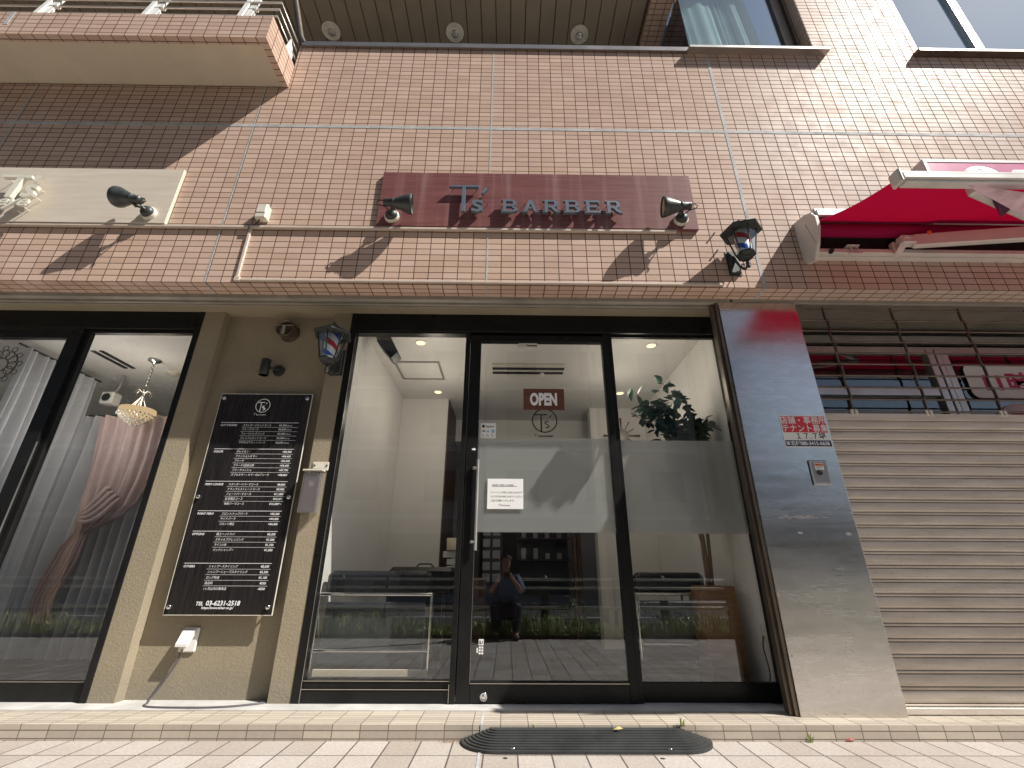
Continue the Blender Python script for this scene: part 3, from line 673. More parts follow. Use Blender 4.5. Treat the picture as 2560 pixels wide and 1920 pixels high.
# BARBER: wide engraved-style capitals with serifs, drawn as outlines
def cap(ch, x, z, w, h, s):
    """returns list of convex polygons (no overlaps) for a wide roman capital"""
    q = []; t = s*.62
    def rect(a,b,c,d): q.append([(x+a,z+b),(x+a,z+d),(x+c,z+d),(x+c,z+b)])
    def bowl(x0, z0, rw, rh, n=10):
        # half ring opening to the left from x0, centre z0
        for i in range(n):
            a0 = -PI/2+PI*i/n; a1 = -PI/2+PI*(i+1)/n
            q.append([(x+x0+math.cos(a0)*rw, z+z0+math.sin(a0)*rh),(x+x0+math.cos(a0)*(rw-s),z+z0+math.sin(a0)*(rh-t)),
                      (x+x0+math.cos(a1)*(rw-s),z+z0+math.sin(a1)*(rh-t)),(x+x0+math.cos(a1)*rw,z+z0+math.sin(a1)*rh)][::-1])
    if ch in 'BRE':
        rect(.10*w,0,.10*w+s,h); rect(-.02*w,0,.10*w-.0004,t*.6); rect(-.02*w,h-t*.6,.10*w-.0004,h)
    if ch == 'B':
        m_ = h*.52; e = .10*w+s+.0004; rw1 = (h-m_+t)/2*1.0; 
        rect(e,h-t,.62*w,h); rect(e,m_-t/2,.62*w,m_+t/2); rect(e,0,.66*w,t)
        bowl(.62*w+.0004,(h+m_-t/2)/2,.28*w,(h-m_+t/2)/2); bowl(.66*w+.0004,(m_-t/2-.0004)/2,.32*w,(m_-t/2-.0004)/2) 
    if ch == 'R':
        m_ = h*.46; e = .10*w+s+.0004
        rect(e,h-t,.60*w,h); rect(e,m_-t/2,.60*w,m_+t/2); bowl(.60*w+.0004,(h+m_-t/2)/2,.28*w,(h-m_+t/2)/2)
        q.append([(x+.46*w,z+m_-t/2-.0004),(x+.46*w+s*1.1,z+m_-t/2-.0004),(x+.92*w,z+t*.6),(x+.92*w-s*1.2,z+t*.6)]); rect(.78*w,0,1.02*w,t*.6-.0004)
    if ch == 'E':
        e = .10*w+s+.0004
        rect(e,h-t,.9*w,h); rect(e,h*.5-t/2,.72*w,h*.5+t/2); rect(e,0,.94*w,t); rect(.9*w-s*.4,h-t*2,.9*w,h-t-.0004); rect(.94*w-s*.4,t+.0004,.94*w,t*2)
    if ch == 'A':
        c = .5*w; tt = s*1.0
        q.append([(x+.10*w,z+t*.5),(x+c-tt*.5,z+h),(x+c-.0002,z+h),(x+c-.0002,z+h-tt*1.5),(x+.10*w+tt,z+t*.5)])
        q.append([(x+c,z+h-tt*1.5),(x+c,z+h),(x+c+tt*.5,z+h),(x+.90*w,z+t*.5),(x+.90*w-tt,z+t*.5)])
        rect(-.02*w,0,.26*w,t*.5-.0004); rect(.74*w,0,1.02*w,t*.5-.0004)
        a_ = .34; hw = (.5-.10)*w*(1-a_)-tt*.95; q.append([(x+c-hw,z+h*a_-t*.5),(x+c-hw*.86,z+h*a_+t*.4),(x+c+hw*.86,z+h*a_+t*.4),(x+c+hw,z+h*a_-t*.5)])
    return q
p0 = at(1250,527,yf); p1 = at(1565,533,yf); hcap = at(1300,498,yf).z - at(1300,528,yf).z
tot = p1.x-p0.x; adv = tot/6.0; z0 = p0.z
for i, ch in enumerate('BARBER'):
    thick(L, cap(ch, p0.x+adv*i+.01, z0-.006, adv*.80, hcap, .030), yf, yb)
L.build('lettering', simple('grey_letter_metal', (.15,.18,.22), .4, .3, .1, 10), SG)
for (px,pz) in ((tx+.03,tz-.012),(tx1-.03,tz-.012),(xs0+.02,zb+.02),(sp.x+.06,sp.z+.02),(sp.x+.15,sp.z+.12),(aa.x+.015,aa.z+.002)) : pin((px,yb,pz),(px,YS,pz), .003, M['blk'], SG)
for i in range(6):
    for dx, dz in ((.03,.02),(.14,.07),(.035,hcap-.02)): pin((p0.x+adv*i+dx,yb,z0+dz),(p0.x+adv*i+dx,YS,z0+dz), .003, M['blk'], SG)
# salon sign at left
SB = empty('salon_sign', (-3.9,0,HB+.93), 'pale wooden sign board with cream raised script letters at the left edge', 'sign')
mb = MB(); mb.bbox((-7.2,-.034,HB+.60),(-2.875,-.001,HB+1.245), .002); mb.build('board', M['lwood'], SB)
CL = simple('cream_letter', (.72,.70,.60), .5, 0, .04); L = MB(); yf, yb = YS-.085, YS-.05
a = at(9,436,yf); b = at(80,438,yf); c = at(17,491,yf)
thick(L, [[(a.x,a.z-.03),(a.x,a.z),(b.x,b.z),(b.x+.01,b.z-.03)], [(c.x-.03,c.z),(c.x+.0,a.z-.0305),(c.x+.055,a.z-.0305),(c.x+.025,c.z)]], yf, yb)
a = at(84,446,yf); thick(L, [[(a.x,a.z),(a.x+.03,a.z-.03),(a.x+.07,a.z+.03),(a.x+.02,a.z+.045)]], yf, yb)
a = at(44,489,yf); L.text('s', .28, (a.x,(yf+yb)/2,a.z), ext=(yb-yf)/2, xs=1.1, bold=.006, shear=.2)
a = at(62,514,yf-.0); L.text('eye', .155, (a.x,(yf+yb)/2-.015,a.z), ext=.010, xs=1.25, bold=.003, shear=.35, align='RIGHT')
L.build('lettering', CL, SB)
S_ = MB()
for (x,y) in ((22,445),(80,445),(96,470),(88,492),(24,494),(44,527),(60,517),(90,446)): 
    a = at(x,y,yb); pin(a,(a.x,YS,a.z), .004, CL, SB)

# ---- conduits
def conduit(name, pts, r, m, label):
    mb = MB(); mb.tube(pts, r, 8, smooth=False); return tag(mb.build(name, m), label, 'conduit')
CM = simple('cream_duct', (.60,.50,.42), .5, 0, .08)
zc = HB+.585
mb = MB(); mb.bbox((-8.9,-.028,zc-.014),(-2.14,0,zc+.012), .003); mb.bbox((-2.12,-.03,zc-.014),(1.70,-.001,zc+.012), .003)
tag(mb.build('cable_duct', CM), 'long cream cable duct running below both signs on the tiles', 'conduit')
mb = MB(); mb.bbox((-2.125,-.022,HB+.035),(-2.10,-.001,HB+.57), .003); mb.bbox((-2.125,-.0225,HB+.012),(2.02,-.001,HB+.034), .003); mb.bbox((-2.13,-.026,HB+.006),(-2.08,-.0015,HB+.05), .004)
tag(mb.build('cable_duct', CM), 'cream cable duct dropping from the junction box and along the lower tile edge', 'conduit')
jb = empty('junction_box', (-2.06,0,HB+.68), 'small weathered cream junction box on the tiles between the two signs', 'junction box')
a = at(657,530,-.07)
mb = MB(); mb.bbox((-2.075,-.075,HB+.645),(-1.975,-.001,HB+.80), .008); mb.build('box', M['offw'], jb)
mb = MB(); mb.bbox((-2.065,-.08,HB+.70),(-1.985,-.0745,HB+.795), .003); mb.build('cover', M['offw'], jb)
mb = MB(); mb.tube([(-2.04,-.04,HB+.646),(-2.045,-.045,HB+.61),(-2.10,-.02,HB+.59)], .006, 7); mb.build('cable', M['blk'], jb)

# ---- three adjustable flood lamps (heads point along +x or -x)
def flood(loc, sgn, label, tilt=0):
    r = empty('spot_lamp', loc, label, 'lamp', 'adjustable spot lamps lighting the shop signs')
    m = MB(); m.lathe([(.066,0),(.066,.022),(.058,.028)], (0,0,0), (0,-1,0), 28); m.build('mounting_ring', M['offw'], r, local=True)
    m = MB(); m.lathe([(.055,.027),(.053,.045),(.040,.062),(.02,.070),(0,.072)], (0,0,0), (0,-1,0), 24)
    k = Vector((sgn*.035,-.115,-.005)); m.tube([(0,-.065,0),(sgn*.012,-.09,-.004),k], [.016,.013,.014], 10)
    m.bbox((k.x-.016,k.y-.018,k.z-.014),(k.x+.016,k.y+.018,k.z+.02), .004); m.build('swivel_base', M['gun'], r, local=True)
    ax = (Vector((sgn*1.0, .12, .03)) if not tilt else Vector((sgn*.92,.10,.22))).normalized(); o = k + Vector((-sgn*.03,-.045,.02))
    m = MB(); m.lathe([(0,-.045),(.030,-.043),(.034,-.03),(.034,.03),(.043,.032),(.045,.040),(.040,.046),(.046,.06),(.075,.14),(.088,.175),(.090,.20),(.087,.202),(.082,.185),(.03,.10)], o, ax, 30)
    m.build('lamp_head', M['gun'], r, local=True)
    m = MB(); m.lathe([(.0,.176),(.05,.180),(.083,.186)], o, ax, 24); m.build('lens', M['amber'], r, local=True)
    m = MB(); b = o - ax*.04
    m.tube([b+Vector((0,0,.012)), b-ax*.035+Vector((0,0,.022)), b-ax*.058+Vector((0,0,-.004)), b-ax*.04+Vector((0,.0,-.032)), b+ax*.01+Vector((0,.02,-.03)), (sgn*.0,-.07,-.006)], .0052, 7)
    m.build('cable', M['blk'], r, local=True)
    return r
flood((-.865,YS,HB+.70), 1, "black spot lamp at the left end of the dark red sign")
flood((1.745,YS,HB+.70), -1, "black spot lamp at the right end of the dark red sign")
flood((-3.035,YS,HB+.70), -1, 'black spot lamp over the pale salon sign', tilt=.05)

# ---- barber pole lanterns
def lantern(loc, label):
    r = empty('barber_lantern', loc, label, 'lantern', 'striped barber lanterns')
    m = MB(); m.bbox((-.045,-.03,-.13),(.045,0,.10), .006); m.box((-.055,-.006,-.14),(.055,-.001,.11)); m.build('wall_plate', M['gun'], r, local=True)
    m = MB(); m.tube([(0,-.02,.04),(0,-.06,-.04),(0,-.10,-.125),(0,-.15,-.185),(0,-.19,-.175),(0,-.205,-.13)], [.016,.014,.011,.010,.011,.012], 8)
    m.tube([(0,-.03,-.12),(0,-.07,-.15),(0,-.09,-.12),(0,-.075,-.10)], .006, 6); m.tube([(0,-.10,-.13),(0,-.125,-.115),(0,-.15,-.13),(0,-.14,-.15)], .005, 6)
    m.lathe([(0,-.135),(.012,-.13),(.016,-.118),(.010,-.105),(.02,-.09),(.010,-.075),(.018,-.06),(.012,-.05)], (0,-.205,-.075), (0,0,1), 12)
    m.build('curled_arm', M['blk'], r, local=True)
    cx, cy = 0, -.205; n = 6; rt, rb, z0, z1 = .118, .073, -.075, .155
    def hx(rad, z): return [Vector((cx+rad*math.cos(2*PI*k/n+PI/6), cy+rad*math.sin(2*PI*k/n+PI/6), z)) for k in range(n)]
    m = MB(); m.lathe([(.02,-.055),(.045,-.045),(.056,-.03),(.08,-.012),(.08,.0)], (cx,cy,z0), (0,0,1), 6, smooth=False); 
    H0, H1 = hx(rb,z0+.001), hx(rt,z1)
    for k in range(n):
        m.tube([H0[k],H1[k]], .0065, 4, smooth=False); m.tube([H0[k],H0[(k+1)%n]], .0065, 4, smooth=False); m.tube([H1[k],H1[(k+1)%n]], .0065, 4, smooth=False)
    m.build('cage', M['blk'], r, local=True)
    m = MB(); rf = [(.166,z1-.008),(.170,z1+.004),(.135,z1+.022),(.09,z1+.055),(.055,z1+.068),(.05,z1+.082),(.03,z1+.098),(.012,z1+.102),(.018,z1+.112),(.016,z1+.122),(0,z1+.126)]
    m.lathe(rf, (cx,cy,0), (0,0,1), 6, smooth=False); m.build('roof', M['gun'], r, local=True)
    m = MB(); h0, h1 = hx(rb-.002,z0+.008), hx(rt-.002,z1-.008)
    for k in range(n):
        if True: m.add([h0[k],h0[(k+1)%n],h1[(k+1)%n],h1[k]], [(0,1,2,3)])
    m.build('glass', M['lampglass'], r, local=True)
    m = MB(); m.lathe([(.052,0),(.064,z1-z0-.012),(.0,z1-z0-.01)], (0,0,0), (0,0,1), 24)
    o = m.build('striped_drum', M['pole'], r, local=True); o.location = (cx,cy,z0+.004)
    return r
lantern((2.16,0,HB+.265), 'black carriage lantern with barber stripes on the tiles right of the dark red sign')
lantern((-1.335,.46,2.66), 'black carriage lantern with barber stripes on the stucco pier above the price board')
# two rusty anchor bolts
for i, (x,y) in enumerate(((1785,584),(1793,627))):
    a = at(x,y,-.02); m = MB(); m.tube([(a.x,-.0,a.z),(a.x,-.03,a.z+.002)], .006, 7); m.lathe([(.009,0),(.009,.006)], (a.x,-.03,a.z), (0,-1,0), 6)
    tag(m.build('anchor_bolt', M['gun']), ('upper' if i == 0 else 'lower')+' rusty anchor bolt on the tiles left of the right lantern', 'bolt', 'rusty anchor bolts')

# ================================================================== PRICE BOARD
PB = empty('price_board', (-1.9,.48,1.48), 'tall black wood-grain price list board in clear acrylic on standoffs', 'sign')
YP = .475; x0, x1, z0, z1 = -2.297, -1.515, .622, 2.343
m = MB(); m.box((x0,YP,z0),(x1,YP+.008,z1)); m.build('board', M['dkwood'], PB)
m = MB(); m.box((x0-.004,YP-.002,z0-.005),(x0-.0005,YP+.010,z1+.004)); m.box((x1+.0005,YP-.002,z0-.005),(x1+.004,YP+.010,z1+.004)); m.box((x0-.0004,YP-.002,z0-.005),(x1+.0004,YP+.010,z0-.0005)); m.box((x0-.0004,YP-.002,z1+.0005),(x1+.0004,YP+.01,z1+.004))
m.build('acrylic_edge', M['offw'], PB)
for sx in (x0+.032, x1-.032):
    for sz in (z0+.05, (z0+z1)/2-.02, z1-.04):
        m = MB(); m.lathe([(.014,.0),(.016,.003),(.016,.014),(.012,.018),(0,.018)], (sx,YP-.0005,sz), (0,-1,0), 16); m.tube([(sx,YP+.009,sz),(sx,.551,sz)], .009, 8); m.build('standoff_screw', M['chrome'], PB)
P = MB(); YT = YP-.0016
def zat(y, x=560): return at(x, y, YP).z
def xat(x, y): return at(x, y, YP).x
ts_logo(P, -1.922, 2.238, YT, .063)
P.text("T's", .026, (-1.985,YT,2.150)); P.text('BARBER', .014, (-1.958,YT,2.150), xs=1.6)
sh = .18
rows = [  # y in photo of each heading line, heading, rows
 (1056,'CUT COURSE',[('スタンダードカットコース','¥3,300/25min.',1062),('フェードコース','¥5,000/50min.',1072),('フェードメンテナンス','¥3,300/25min.',1083),('プレミアムカットコース','¥5,000/55min.',1094),('中学生以下カットコース','¥2,500/25min.',1105)]),
 (1122,'COLOR',[('グレイカラー','+¥3,300',1128),('ファッションカラー','+¥4,400',1139.5),('ブリーチ','+¥5,500',1151),('ブリーチ2回目以降','+¥4,400',1162.5),('ブリーチメッシュ','+¥7,700',1174),('ダブルカラー / カラーONブリーチ','+¥8,800',1186)]),
 (1203,'PERM COURSE',[('スタンダードパーマコース','¥8,800',1210),('ナチュラルストレートコース','¥9,900',1222),('フェードパーマコース','¥11,000',1234),('縮毛矯正コース','¥15,400',1246),('特殊パーマコース','¥15,400〜',1258.5)]),
 (1277,'POINT PERM',[('フロント/トップパーマ','+¥3,300',1283.5),('サイドパーマ','+¥4,400',1296),('フロント矯正','+¥4,400',1309)]),
 (1328,'OPTIONS',[('極上ヘッドスパ','¥3,300',1334.5),('スキャルプクレンジング','¥1,500',1348),('ライン/1本','¥1,100',1361),('バックシャンプー','¥1,500',1374)]),
 (1408,'OTHERS',[('シャンプースタイリング','¥2,600',1415),('シャンプーシェーブスタイリング','¥3,300',1429),('ロング料金','¥1,100',1443),('指名料','¥550',1457),('1ヶ月以内の再来店','-¥200',1471)])]
XH, XI, XR = x0+.055, x0+.235, x1-.085
for yl, hd, items in rows:
    zl = zat(yl); P.box((XH,YT,zl-.0022),(XR+.015,YT+.001,zl+.0012))
    for i, (a_, b_, yy) in enumerate(items):
        zt = zat(yy)-.010
        if i == 0: P.text(hd, .0225, (XH,YT,zt), bold=.0005, shear=.15)
        P.text(a_, .0215, (XI+.008,YT,zt), bold=.0001, shear=.12, xs=.93); 
        if '/' in b_ and 'min' in b_:
            u, v = b_.split('/'); P.text(u, .0225, (XR-.085,YT,zt), bold=.0004, shear=.15, align='RIGHT'); P.text('/'+v, .017, (XR-.083,YT,zt), bold=.0, shear=.15)
        else: P.text(b_, .0225, (XR,YT,zt), bold=.0005, shear=.15, align='RIGHT')
        if i < len(items)-1: zz = (zt+zat(items[i+1][2])-.010)/2+.008; P.box((XI,YT,zz-.0010),(XR+.015,YT+.001,zz+.0008))
P.text('TEL', .034, (x0+.215,YT,zat(1509)-.012), bold=.001, shear=.12); P.text('03-6231-2518', .044, (x0+.288,YT,zat(1509)-.012), bold=.0014, shear=.12)
P.text('https://www.tshair.co.jp/', .0235, (x0+.262,YT,zat(1518)-.012), bold=.0006, shear=.12)
P.build('lettering', M['whitep'], PB)
# brochure holder
BH = empty('brochure_holder', (-1.34,.46,1.5), 'clear acrylic brochure holder with dark leaflets on the stucco pier', 'holder')
a = at(756,1177,.40); b = at(803,1280,.40)
X0, X1, Z0, Z1 = -1.43, -1.295, 1.335, 1.66
m = MB(); m.box((X0,.395,Z0),(X1,.398,Z1)); m.box((X0,.398,Z0),(X1,.455,Z0+.004)); m.box((X0-.0005,.398,Z0+.004),(X0+.003,.455,Z1)); m.box((X1-.003,.398,Z0+.004),(X1+.0005,.455,Z1)); m.box((X0+.003,.452,Z0+.004),(X1-.003,.455,Z1+.03))
m.build('box', M['acryl'], BH)
m = MB(); m.bbox((X0-.012,.385,Z1),(X1+.012,.452,Z1+.012), .003); m.bbox((X0+.035,.452,Z1+.015),(X1+.03,.459,Z1+.085), .003); m.build('lid', M['offw'], BH)
m = MB(); 
for xx in (X0+.05, X1+.015): m.lathe([(.008,0),(.008,.006),(0,.007)], (xx,.452,Z1+.055), (0,-1,0), 10)
m.build('screw', M['gun'], BH)
m = MB(); m.box((X0+.012,.405,Z0+.008),(X1-.012,.435,Z1-.02)); lf = m.build('leaflet_stack', simple('leaflet_purple_grey', (.13,.10,.115), .6, 0, .1), BH)
m = MB(); ts_logo(m, (X0+X1)/2, Z1-.10, .4044, .022); m.build('leaflet_logo', M['offw'], lf)
# outlet cover
OC = empty('outlet_cover', (-2.1,.552,.44), 'white weatherproof socket cover on the stucco wall below the price board', 'socket')
m = MB(); m.bbox((-2.155,.535,.375),(-2.045,.5515,.535), .008); m.build('plate', M['white'], OC)
m = MB(); m.prism([(-2.15,.534,.525),(-2.15,.515,.52),(-2.15,.465,.435),(-2.15,.465,.418),(-2.15,.475,.418),(-2.15,.534,.50)], (.085,0,0)); m.build('hood', M['white'], OC)
m = MB(); m.bbox((-2.14,.49,.385),(-2.118,.534,.42), .005); m.build('plug', M['offw'], OC)
m = MB()
pts = [(-2.125,.50,.40),(-2.13,.505,.34),(-2.17,.50,.25),(-2.215,.49,.16),(-2.235,.46,ST+.012),(-2.21,.39,ST+.009),(-2.12,.355,ST+.009),(-1.95,.345,ST+.009),(-1.75,.35,ST+.009),(-1.62,.38,ST+.009),(-1.50,.44,ST+.009),(-1.45,.49,ST+.009),(-1.436,.53,ST+.03)]
def smooth(pts, k=6):
    P_ = [Vector(p) for p in pts]; out = []
    for i in range(len(P_)-1):
        p0 = P_[max(i-1,0)]; p1 = P_[i]; p2 = P_[i+1]; p3 = P_[min(i+2,len(P_)-1)]
        for j in range(k):
            t = j/k; out.append(.5*((2*p1)+(p2-p0)*t+(2*p0-5*p1+4*p2-p3)*t*t+(3*p1-p0-3*p2+p3)*t**3))
    return out+[P_[-1]]
m.tube(smooth(pts), .0042, 7)
m.tube(smooth([(p[0]+.012,p[1]-.012 if i>3 else p[1],p[2]+(.0 if i<4 else .0)) for i,p in enumerate(pts)]), .0038, 7)
tag(m.build('power_cord', simple('grey_cord', (.10,.09,.10), .5)), 'thin grey power cords running from the socket along the threshold', 'cord')
# vent
VC = empty('vent_cap', (-1.86,.552,3.0), 'round metal vent cap high on the stucco wall', 'vent')
m = MB(); m.lathe([(.088,0),(.092,.01),(.084,.02),(.080,.11),(.084,.115),(.084,.125),(.076,.125),(.074,.07)], (-1.862,.552,2.985), (.0,-1,-.0), 30); m.build('cap', M['bronze'], VC)
m = MB(); m.lathe([(.0,.066),(.0745,.066)], (-1.862,.552,2.985), (0,-1,0), 24)
m.build('dark_mouth', M['blk'], VC)
m = MB(); m.box((-1.94,.425,3.005),(-1.785,.43,3.012)); m.box((-1.885,.426,2.915),(-1.855,.431,3.004)); 
for i in range(4): m.box((-1.93+i*.003,.44,2.93+i*.018),(-1.89,.443,2.933+i*.018))
m.build('grille_bar', M['alum'], VC)
# small downlight
SL = empty('wall_light', (-1.9,.552,2.6), 'small black cylinder wall light on the stucco above the price board', 'wall light')
m = MB(); m.lathe([(.052,0),(.052,.018),(.046,.024),(0,.024)], (-1.89,.552,2.60), (0,-1,0), 24); m.tube([(-1.89,.53,2.60),(-1.93,.49,2.60),(-1.965,.47,2.60)], .012, 8); m.build('wall_plate', M['blk'], SL)
m = MB(); m.lathe([(.036,-.08),(.040,-.078),(.040,.07),(.037,.073),(0,.073)], (-1.975,.462,2.60), (0,0,1), 24); m.build('cylinder', M['blk'], SL)
m = MB(); m.lathe([(0,-.0805),(.034,-.0805)], (-1.975,.462,2.60), (0,0,1), 20); m.build('lens', M['amber'], SL)

# ================================================================== PILLAR THINGS
t0 = at(1946,1038,.168); t1 = at(2064,1039,.168); tb = at(2084,1119,.168)
X0, X1, Z0, Z1 = 2.352, 2.722, 1.818, 2.083
TN = empty('tenant_notice', (2.54,.17,1.95), 'red white and navy tenant-wanted sticker on the steel pillar', 'notice')
m = MB(); m.box((X0,.1690,Z0),(X1,.1712,Z1)); m.build('sheet', M['paper'], TN)
m = MB(); m.box((X0+.010,.1678,Z1-.143),(X1-.008,.1686,Z1-.010)); m.build('red_field', M['red'], TN)
m = MB(); m.box((X0+.006,.1678,Z0+.010),(X1-.006,.1686,Z0+.058)); m.build('navy_band', M['navy'], TN)
m = MB(); m.text('店舗・事務所', .066, ((X0+X1)/2,.1668,Z1-.067), align='CENTER', xs=.93, bold=.0006); m.text('テナント募集', .066, ((X0+X1)/2,.1668,Z1-.133), align='CENTER', xs=.93, bold=.0006)
m.text('北村080-3415-0658', .040, (X0+.045,.1668,Z0+.020), xs=.93, bold=.001)
m.box((X0+.014,.1668,Z0+.022),(X0+.038,.1672,Z0+.034)); m.box((X0+.010,.1668,Z0+.040),(X0+.042,.1672,Z0+.046)); m.box((X0+.022,.1667,Z0+.034),(X0+.030,.1671,Z0+.040)); m.build('white_lettering', M['whitep'], TN)
m = MB(); m.text('１７.７坪', .058, ((X0+X1)/2+.03,.1678,Z0+.072), align='CENTER', bold=.0008); m.build('black_lettering', M['ink'], TN)
KB = empty('key_switch_box', (2.58,.17,1.62), 'small flush steel key switch box with warning label on the pillar', 'switch box')
X0, X1, Z0, Z1 = 2.497, 2.634, 1.53, 1.713
m = MB(); m.bbox((X0,.162,Z0),(X1,.1715,Z1), .003); m.build('box', M['alum'], KB)
m = MB(); m.box((X0+.018,.1605,Z0+.018),(X1-.012,.1618,Z1-.012)); m.build('door', M['steel_grey'], KB)
m = MB(); m.box((X0-.004,.1665,Z0),(X0-.001,.171,Z1)); m.box((X0,.1665,Z1+.001),(X1,.171,Z1+.004)); m.build('seam', M['ink'], KB)
m = MB(); m.lathe([(.020,0),(.020,.006),(.013,.008),(.012,.004),(0,.004)], (X0+.062,.1604,Z1-.092), (0,-1,0), 20); m.build('lock', M['gun'], KB)
m = MB(); m.box((X0+.036,.1595,Z1-.070),(X0+.104,.1603,Z1-.018)); lb = m.build('warning_label', M['paper'], KB)
m = MB(); m.box((X0+.037,.1585,Z1-.040),(X0+.103,.1593,Z1-.022)); m.build('orange_band', M['orange'], lb)
m = MB(); m.text('注意', .012, (X0+.048,.158,Z1-.037), bold=.0005); 
for i in range(3): m.box((X0+.045,.1588,Z1-.047-i*.007),(X0+.095-i*.012,.1593,Z1-.0455-i*.007))
m.build('label_print', M['ink'], lb)
# scraped sticker remains together with a painted streak of glare
m = MB()
rs = random.Random(3)
def blob(cx, cz, rx, rz, Y, n=14):
    vs = [(cx+rx*math.cos(2*PI*k/n)*rs.uniform(.6,1.1), Y, cz+rz*math.sin(2*PI*k/n)*rs.uniform(.55,1.1)) for k in range(n)]
    m.add(vs, [tuple(range(n))])
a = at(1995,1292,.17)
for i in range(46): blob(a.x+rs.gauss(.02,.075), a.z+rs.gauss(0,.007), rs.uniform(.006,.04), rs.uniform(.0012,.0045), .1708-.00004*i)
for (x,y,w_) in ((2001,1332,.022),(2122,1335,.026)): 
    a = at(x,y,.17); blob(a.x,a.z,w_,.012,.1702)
tag(m.build('residue_and_glare', simple('glue_and_glare', (.5,.5,.5), .7, .2)), 'pale scraped glue smear and painted glare streak on the steel pillar', 'sticker residue')

# ================================================================== SHUTTER
SH = empty('roller_shutter', (6,.25,ST), 'closed beige roller shutter with open wire grille at the top', 'shutter')
YR = .22; XL_, XR_ = 2.745, RW-.12; pit = .0921; z = 2.057; m = MB()
prof = []
while z > ST+.06:
    # convex slat face, groove, narrow ridge, groove
    for (dz,dy) in ((0,.006),(-.004,-.004),(-.020,-.0085),(-.038,-.0095),(-.056,-.0075),(-.068,-.001),(-.0705,.010),(-.0735,.010),(-.075,-.002),(-.080,-.0045),(-.087,-.002),(-.0885,.010)): prof.append((z+dz, YR+dy))
    z -= pit
prof.append((z+.002, YR+.004)); vs = []; fs = []
for (zz,yy) in prof: vs += [(XL_,yy,zz),(XR_,yy,zz)]
for i in range(len(prof)-1): fs.append((2*i+2,2*i+3,2*i+1,2*i))
m.add(vs, fs); m.box((XL_,YR+.012,ST+.02),(XR_,YR+.02,2.06)); m.build('slat_curtain', M['shutter'], SH)
m = MB(); m.bbox((XL_,YR-.012,ST+.004),(XR_,YR+.03,z+.0), .004); m.build('bottom_bar', M['shutter'], SH)
m = MB(); m.bbox((XL_,YR-.012,2.0585),(XR_,YR+.011,2.117), .003); m.build('top_slat', M['shutter'], SH)
m = MB(); zr = [2.137+.1065*i for i in range(10)]
for zz in zr: m.tube([(XL_,YR+.0,zz),(XR_,YR+.0,zz)], .0085, 8)
m.build('grille_rod', M['bronze'], SH)
lx = [at(x,1037,YR).x for x in (2135.6, 2322, 2507)]; dxx = lx[1]-lx[0]
lx += [lx[2]+dxx*(i+1) for i in range(10)]
for i, xx in enumerate(lx):
    m = MB()
    for j in range(9):
        m.bbox((xx-.006+(j%2)*.013,YR-.012,zr[j]-.012),(xx+.006+(j%2)*.013,YR+.012,zr[j+1]+.012), .003)
    m.bbox((xx-.006,YR-.013,zr[9]-.01),(xx+.006,YR+.012,HB-.05), .003)
    m.build('grille_link', M['bronze'], SH)
for xx in lx:
    m = MB()
    for s_ in (-1,1): m.bbox((xx+s_*.017-.012,YR-.016,2.10),(xx+s_*.017+.012,YR+.0115,2.152), .004)
    m.build('link_clip', M['offw'], SH)
# what stands behind the grille
GD = empty('glazed_storefront', (5,.6,ST), 'aluminium framed glass front behind the shutter grille', 'shop front')
m = MB(); AX = lambda x, y, Y: at(x, y, Y).x
YD = .62
m.bbox((2.745,YD-.03,2.86),(RW-.12,YD+.03,2.93), .004); m.bbox((2.745,YD-.03,2.97),(RW-.12,YD+.03,3.05), .004)
mx = AX(2335,900,YD); m.bbox((mx-.085,YD-.04,ST),(mx-.02,YD+.04,2.9), .004); m.bbox((mx-.01,YD-.045,ST),(mx+.035,YD+.045,2.9), .004); m.bbox((mx+.04,YD-.04,ST),(mx+.11,YD+.04,2.9), .004)
zt = at(2200,980,YD).z; m.bbox((2.745,YD-.03,zt-.045),(mx-.09,YD+.03,zt+.03), .004)
m.build('frame', M['alum'], GD)
m = MB(); m.box((2.745,YD,ST),(mx-.09,YD+.006,2.855)); m.box((mx+.115,YD,ST),(RW-.12,YD+.006,2.855)); m.build('pane', M['glass'], GD)
PS = empty('shop_poster', (5,.60,2), 'white rounded panel with crimson lettering behind the shutter grille', 'poster')
a = at(2402,912,.60); b = at(2700,1000,.60); zl = at(2440,995,.60).z
def rrect(mb, x0, x1, z0, z1, r, Y, d=.003, n=8, mi=0):
    P_ = []
    for cx, cz, a0 in ((x1-r,z1-r,0),(x0+r,z1-r,PI/2),(x0+r,z0+r,PI),(x1-r,z0+r,3*PI/2)):
        for k in range(n+1): aa_ = a0+PI/2*k/n; P_.append((cx+r*math.cos(aa_),Y,cz+r*math.sin(aa_)))
    mb.prism(P_, (0,d,0), mi)
m = MB(); rrect(m, a.x, a.x+1.9, zl, a.z, .07, .598); m.build('panel', M['paper'], PS)
m = MB(); m.text('11時迄', .205, (a.x+.10,.5965,(zl+a.z)/2-.085), bold=.006, xs=1.25); m.build('lettering', M['crimson'], PS)
a = at(2475,1010,.60); m = MB(); m.lathe([(0,0),(.26,0),(.26,.003),(0,.003)], (a.x+.26,.602,a.z-.25), (0,-1,0), 32); o = m.build('round_sticker', M['paper']); tag(o, 'white round sticker with crimson centre below the lettered panel behind the grille', 'sticker')
m = MB(); m.lathe([(0,.0035),(.20,.0035),(.20,.005),(0,.005)], (a.x+.26,.602,a.z-.27), (0,-1,0), 32); m.build('sticker_disc', M['crimson'], o)

